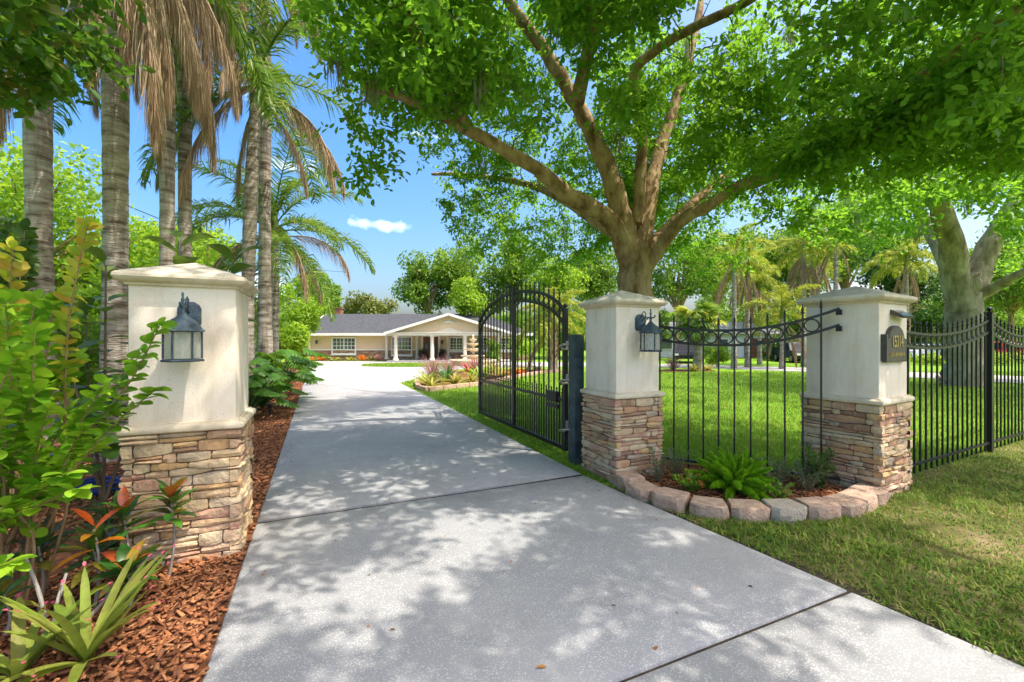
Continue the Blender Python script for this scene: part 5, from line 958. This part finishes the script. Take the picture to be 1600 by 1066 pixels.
# foxtail fern
ff = thing('foxtail_fern', (2.02, 3.98, .03), 'bright green foxtail fern with plump plumes in the block-edged bed', 'fern')
def plume(seed, bend):
    r_ = np.random.default_rng(seed); n = 900; u = r_.random(n) ** .85; a = r_.uniform(0, 6.283, n); L = .42; x = L * u * np.cos(bend * u * .5) ; z = L * u; P = np.stack([L * (1 - np.cos(bend * u)) / bend, np.zeros(n), L * np.sin(bend * u) / bend], 1); T = np.stack([np.sin(bend * u), np.zeros(n), np.cos(bend * u)], 1); B = np.cross(T, [0, 1., 0]); rad = np.cos(a)[:, None] * np.array([0, 1., 0]) + np.sin(a)[:, None] * B; ln_ = .050 * np.sin(np.pi * np.clip(u * .82 + .16, 0, 1)) ** .7 + .006
    return np_mesh('plume', *leaf4(P, unit(rad + T * .75), unit(T + r_.normal(0, .5, (n, 3))), ln_, .008), M['fern'])
PLM = [plume(k, b) for k, b in enumerate((.35, .7, 1.1, 1.5))]
for k in range(46):
    q = k / 46; link('plume', PLM[min(3, int(q * 4))], ff, (.10 * q * math.cos(k * 2.4), .10 * q * math.sin(k * 2.4), 0), (0, .15 + .75 * q, k * 2.4), random.uniform(.78, 1.04) * (1 - .1 * q))
def herb(name, label, x, y, h, n, m, L, seed, fl=False):
    r_ = np.random.default_rng(seed); t = thing(name, (x, y, .03), label, 'plant', 'small herbs in the block-edged bed'); mb = MB(); br = []
    for k in range(n):
        a = k * 2.4; rr = .06 + .10 * r_.random(); e = Vector((x + rr * math.cos(a), y + rr * math.sin(a), .03 + h * r_.uniform(.6, 1.1))); b = Vector((x, y, .02)); cp = curve_pts([b, b.lerp(e, .5) + Vector((0, 0, .03)), e], 6); mb.tube(cp, [.004 - .0004 * i for i in range(7)], 5); br.append(cp)
    mb.build('stem', M['twig'], t); foliage('leaves', sprig_leaves(br, .016, L, L * .28 if not fl else L * .7, r_, .15), M[m], t)
    if fl: P = np.array([c[-1] for c in br]); foliage('flowers', leaf6(np.repeat(P, 5, 0), rdir(len(P) * 5), rdir(len(P) * 5), .022, .02), M['red_flower'], t)['kind'] = 'stuff'
for a in (('herb_plant', 'spindly grey-green herb at the foot of the middle pillar', 1.40, 4.18, .30, 9, 'herb_leaf', .035, 1), ('herb_plant', 'grey-green herb between middle pillar and fern', 1.60, 4.25, .30, 12, 'herb_leaf', .034, 2), ('herb_plant', 'grey-green herb right of the foxtail fern', 2.42, 3.95, .30, 12, 'herb_leaf', .036, 3), ('herb_plant', 'silvery herb nearest the plaque pillar', 2.66, 3.92, .26, 12, 'herb_leaf', .034, 4), ('herb_plant', 'narrow-leaved green herb against the plaque pillar stones', 2.80, 4.0, .34, 14, 'strap_leaf', .06, 5)): herb(*a)
herb('bedding_plant', 'low green bedding plant with red flowers left of the fern', 1.62, 3.93, .16, 14, 'shrub_leaf', .035, 6, True)
herb('bedding_plant', 'low leafy bedding plant just right of the fern by the blocks', 2.28, 3.74, .13, 12, 'shrub_leaf', .035, 7)
# flower bed beside the drive, house bed, bed across the lawn
BEDP = [('pink_grass_clump', 'tall pink fountain grass at the driveway corner of the bed', -2.75, 15.0, 130, .98, .016, 'pink_grass', (.95, 1.45), (.2, .8)), ('pink_grass_clump', 'pink fountain grass behind the front one', -2.35, 16.4, 120, .95, .016, 'pink_grass', (.95, 1.45), (.2, .8)), ('pink_grass_clump', 'reddish fountain grass deep in the bed', -1.6, 18.6, 110, .95, .018, 'pink_grass', (.95, 1.45), (.2, .8)),
    ('bromeliad', 'yellow-green bromeliad at the front corner of the drive bed', -2.35, 12.75, 30, .62, .07, 'strap_yellow', (.4, 1.25), (.3, 1.0)), ('bromeliad', 'bromeliad behind the corner one in the drive bed', -2.65, 13.6, 30, .62, .07, 'bromeliad_leaf', (.4, 1.25), (.3, 1.0)), ('bromeliad', 'yellow bromeliad in the middle of the drive bed front', -1.75, 13.6, 30, .6, .07, 'strap_yellow', (.4, 1.25), (.3, 1.0)), ('bromeliad', 'green bromeliad under the pink grass', -2.2, 14.5, 34, .7, .08, 'strap_leaf', (.4, 1.3), (.3, 1.0)), ('bromeliad', 'yellow bromeliad by the gate end of the drive bed', -1.35, 14.6, 30, .62, .07, 'strap_yellow', (.4, 1.25), (.3, 1.0)), ('bromeliad', 'green bromeliad in the drive bed near the fountain', -1.2, 16.2, 34, .75, .08, 'shrub_leaf', (.4, 1.3), (.3, 1.0)), ('bromeliad', 'yellow bromeliad seen through the gate bars', -.4, 17.2, 30, .65, .07, 'strap_yellow', (.4, 1.25), (.3, 1.0)), ('bromeliad', 'orange-tinged bromeliad through the gate bars', .2, 18.6, 30, .6, .07, 'croton_orange', (.4, 1.25), (.3, 1.0)), ('bromeliad', 'red bromeliad below the date palm', 1.2, 20.7, 30, .55, .06, 'pink_grass', (.4, 1.25), (.3, 1.0)), ('bromeliad', 'crimson bromeliad beside the fountain basin', -2.0, 20.2, 34, .7, .08, 'red_flower', (.4, 1.25), (.3, 1.0)), ('bromeliad', 'pale bromeliad at the back of the drive bed', -.9, 20.4, 30, .7, .08, 'strap_yellow', (.4, 1.25), (.3, 1.0)),
    ('bromeliad', 'rust-coloured clump left of the fan palm', 8.1, 21.9, 60, .85, .03, 'pink_grass', (.7, 1.4), (.2, .8)), ('bromeliad', 'pale strappy clump at the fan palm foot', 8.9, 21.3, 34, .6, .06, 'strap_yellow', (.4, 1.25), (.3, 1.0)), ('bromeliad', 'yellow strappy clump right of the fan palm', 9.9, 22.1, 34, .55, .06, 'strap_yellow', (.4, 1.25), (.3, 1.0))]
for k, (nm, lb, x, y, n, L, W, m, el, cu) in enumerate(BEDP): strap_plant(nm, lb, x, y, n, L, W, m, el[0], el[1], cu, 60 + k, 'plants in the lawn beds')
for k, (x, m, L) in enumerate(((-16.3, 'croton_orange', .5), (-15.6, 'croton_orange', .6), (-15.0, 'croton_leaf', .5), (-11.6, 'croton_leaf', .5), (-12.3, 'croton_orange', .62), (-11.0, 'pink_grass', .6), (-13.3, 'strap_yellow', .4), (-14.2, 'strap_yellow', .4), (-14.7, 'strap_yellow', .35), (-16.0, 'strap_yellow', .35), (-12.9, 'strap_yellow', .38))):
    strap_plant('house_bed_plant', ['orange croton nearest the downspout', 'big orange croton left of the wide window', 'dark croton under the wide window', 'dark croton near the porch', 'orange croton right of the wide window', 'reddish clump beside the first porch column', 'pale clump right of the window sill', 'pale clump under the window middle', 'pale clump under the window left side', 'pale low clump by the house corner', 'pale clump between window and orange croton'][k] + ', along the house wall', x, 35.75 - .25 * (k > 5), 26, L, .09, m, .4, 1.3, (.2, .8), 120 + k, 'plants along the house wall')
for k, (x, y) in enumerate(((-7.35, HY - .9), (-5.75, HY - .9))):
    p = [o for o in bpy.data.objects if o.name.startswith('porch_planter')][k]; n = 60; foliage('leaves', strip(np.tile([[x, y, HZ + .68]], (n, 1)), rdir(n, .9), rdir(n, 1.5), .45, .05, PROF_LANCE, curl=.5), M['leaf_dark'], p)
# ================================================================ loose stuff: mulch chips, grass, fallen leaves
def chips(name, P, L, label):
    n = len(P); a = rng.uniform(0, 6.283, n); el = rng.normal(0, .28, n); d = np.stack([np.cos(a) * np.cos(el), np.sin(a) * np.cos(el), np.sin(el)], 1); up_ = unit(rng.normal(0, .4, (n, 3)) + [0, 0, 1]); s, u = frame(d, up_); l = (L * rng.uniform(.3, 1.15, n))[:, None]; w_ = (L * rng.uniform(.18, .55, n))[:, None]; h = (L * rng.uniform(.05, .18, n))[:, None]
    V = np.stack([P + d * l * .5 * sx * tp + s * w_ * .5 * sy * tp2 + u * h * .5 * sz for sz, tp, tp2 in ((-1, 1, 1), (1, .86, .7)) for sx, sy in ((-1, -1), (1, -.6), (1, .7), (-1, 1))], 1).reshape(-1, 3); b = (np.arange(n) * 8)[:, None]; F = np.concatenate([b + q for q in ([3, 2, 1, 0], [4, 5, 6, 7], [0, 1, 5, 4], [1, 2, 6, 5], [2, 3, 7, 6], [3, 0, 4, 7])]); tag(foliage(name, (V, F), M['mulch'], None), label, 'mulch', kind='stuff')
def st_pts(s0, s1, t0, t1, n, z=.02): s = rng.uniform(s0, s1, n); t = rng.uniform(t0, t1, n); x = s * G[0] + t * D[0]; y = s * G[1] + t * D[1]; return np.stack([x, y, gz(x, y) + z + rng.uniform(0, .018, n)], 1)
P = np.concatenate([st_pts(-1.9, -.437, .9, 3.4, 7000), st_pts(-3.4, -1.6, 1.2, 6.5, 4500), st_pts(-1.4, -.437, 3.4, 8.5, 6000), st_pts(-1.9, -.437, 8.5, 20, 4000)])
loc = (P[:, :2] - CL) @ np.stack([G, D], 1); P = P[~((abs(loc[:, 0]) < .32) & (abs(loc[:, 1]) < .32))]; L = np.where(P[:, 1] < 3, .050, .062); chips('mulch_chips', P, L, 'red-brown bark mulch chips covering the planted strip left of the driveway')
def in_poly(P, poly):
    x, y = P[:, 0], P[:, 1]; c = np.zeros(len(P), bool); j = len(poly) - 1
    for i in range(len(poly)): xi, yi = poly[i]; xj, yj = poly[j]; c ^= ((yi > y) != (yj > y)) & (x < (xj - xi) * (y - yi) / (yj - yi + 1e-12) + xi); j = i
    return c
P = np.stack([rng.uniform(1.1, 3.2, 5200), rng.uniform(3.4, 5, 5200), rng.uniform(.04, .055, 5200)], 1); P = P[in_poly(P, BED)]; chips('bed_mulch', P, .05, 'red-brown mulch inside the block-edged bed')
def blades(name, P, h, wd, m, label, lean=.5):
    n = len(P); a = rng.uniform(0, 6.283, n); ld = np.stack([np.cos(a), np.sin(a), np.zeros(n)], 1); sd_ = np.stack([-np.sin(a), np.cos(a), np.zeros(n)], 1); ln_ = (rng.uniform(.1, 1, n) * lean)[:, None]; h = h[:, None] * rng.uniform(.5, 1.3, (n, 1)); wd = np.broadcast_to(wd, n)[:, None]; up_ = np.array([0, 0, 1.]); m1_ = P + up_ * h * .6 + ld * h * ln_ * .4; tp = P + up_ * h * (1 - .25 * ln_) + ld * h * ln_ * 1.2
    V = np.stack([P - sd_ * wd, P + sd_ * wd, m1_ + sd_ * wd * .8, m1_ - sd_ * wd * .8, tp + sd_ * wd * .15, tp - sd_ * wd * .15], 1).reshape(-1, 3); b = (np.arange(n) * 6)[:, None]; F = np.concatenate([b + [0, 1, 2, 3], b + [3, 2, 4, 5]]); tag(foliage(name, (V, F), M[m], None), label, 'grass', kind='stuff')
n = 230000; P = np.stack([.9 + 7.5 * rng.random(n) ** 1.2, rng.uniform(.6, 6.8, n), np.zeros(n) + .004], 1); dn = wob(P[:, :2], 2.4, 8) + .5 * wob(P[:, :2], 9, 8, 5); k = in_poly(P, verge) & (rng.random(n) < np.clip(.72 + .34 * dn, .10, 1)) & (P[:, 1] > .4); P = P[k]; dn = dn[k]
s_, t_ = st_of(P[:, 0], P[:, 1]); blades('verge_grass', P, np.clip(.040 + .014 * dn, .014, .07), .0036, 'dry_blade', 'patchy half-dry grass of the verge right of the driveway', 1.4)
n = 150000; Y = 4.3 + 17 * rng.random(n) ** 1.5; X = rng.uniform(-.35, 1.25, n) * Y; P = np.stack([X, Y, gz(X, Y)], 1); s_, t_ = st_of(X, Y); ok = (s_ > 2.53) & ~in_poly(P, verge) & ~in_poly(P, BED) & ~in_poly(P, MID) & ~in_poly(P, FARB) & (np.hypot(X - 1.99, Y - 7) > .5)
strip_poly = [a for a, b in AP[6:]] + [b for a, b in AP[6:]][::-1]; ok &= ~in_poly(P, strip_poly) & ~in_poly(P, [a for a, b in AP[:6]] + [b for a, b in AP[:6]][::-1]); P = P[ok]
blades('lawn_grass', P, .030 + .0022 * P[:, 1], .0022 + .00035 * P[:, 1], 'grass_blade', 'short green lawn behind the fence and gate', .9)
a = rng.uniform(0, 6.283, 9000); q = np.sqrt(rng.random(9000)); X = -6.3 + 3.45 * q * np.cos(a); Y = 28.6 + 2.45 * q * np.sin(a); blades('island_grass', np.stack([X, Y, gz(X, Y) + .05], 1), np.full(9000, .09), .012, 'grass_blade', 'grass on the oval island in front of the porch', .8)
n = 150; P = np.concatenate([st_pts(SL + .1, 2.4, .9, 9, 60, .0), st_pts(SL + .02, SL + .14, .9, 9, 45, 0), st_pts(2.30, 2.48, 2.5, 9, 45, 0), np.array([[.10, 1.83, 0.0]])]); P[:, 2] = gz(P[:, 0], P[:, 1]) + .026; d = rdir(len(P)); d[:, 2] *= .1; Ls = np.concatenate([rng.uniform(.015, .035, n), [.05]])
tag(foliage('leaf_litter', leaf6(P, unit(d), unit(rng.normal(0, .15, P.shape) + [0, 0, 1]), Ls, Ls * .55), M['litter'], None), 'small fallen leaves scattered over the driveway concrete', 'leaves', kind='stuff')
print('TRIS', sum(sum(len(p.vertices) - 2 for p in me.polygons) if len(me.polygons) < 3000 else len(me.polygons) * 2 for me in bpy.data.meshes), 'OBJ', len(bpy.data.objects))
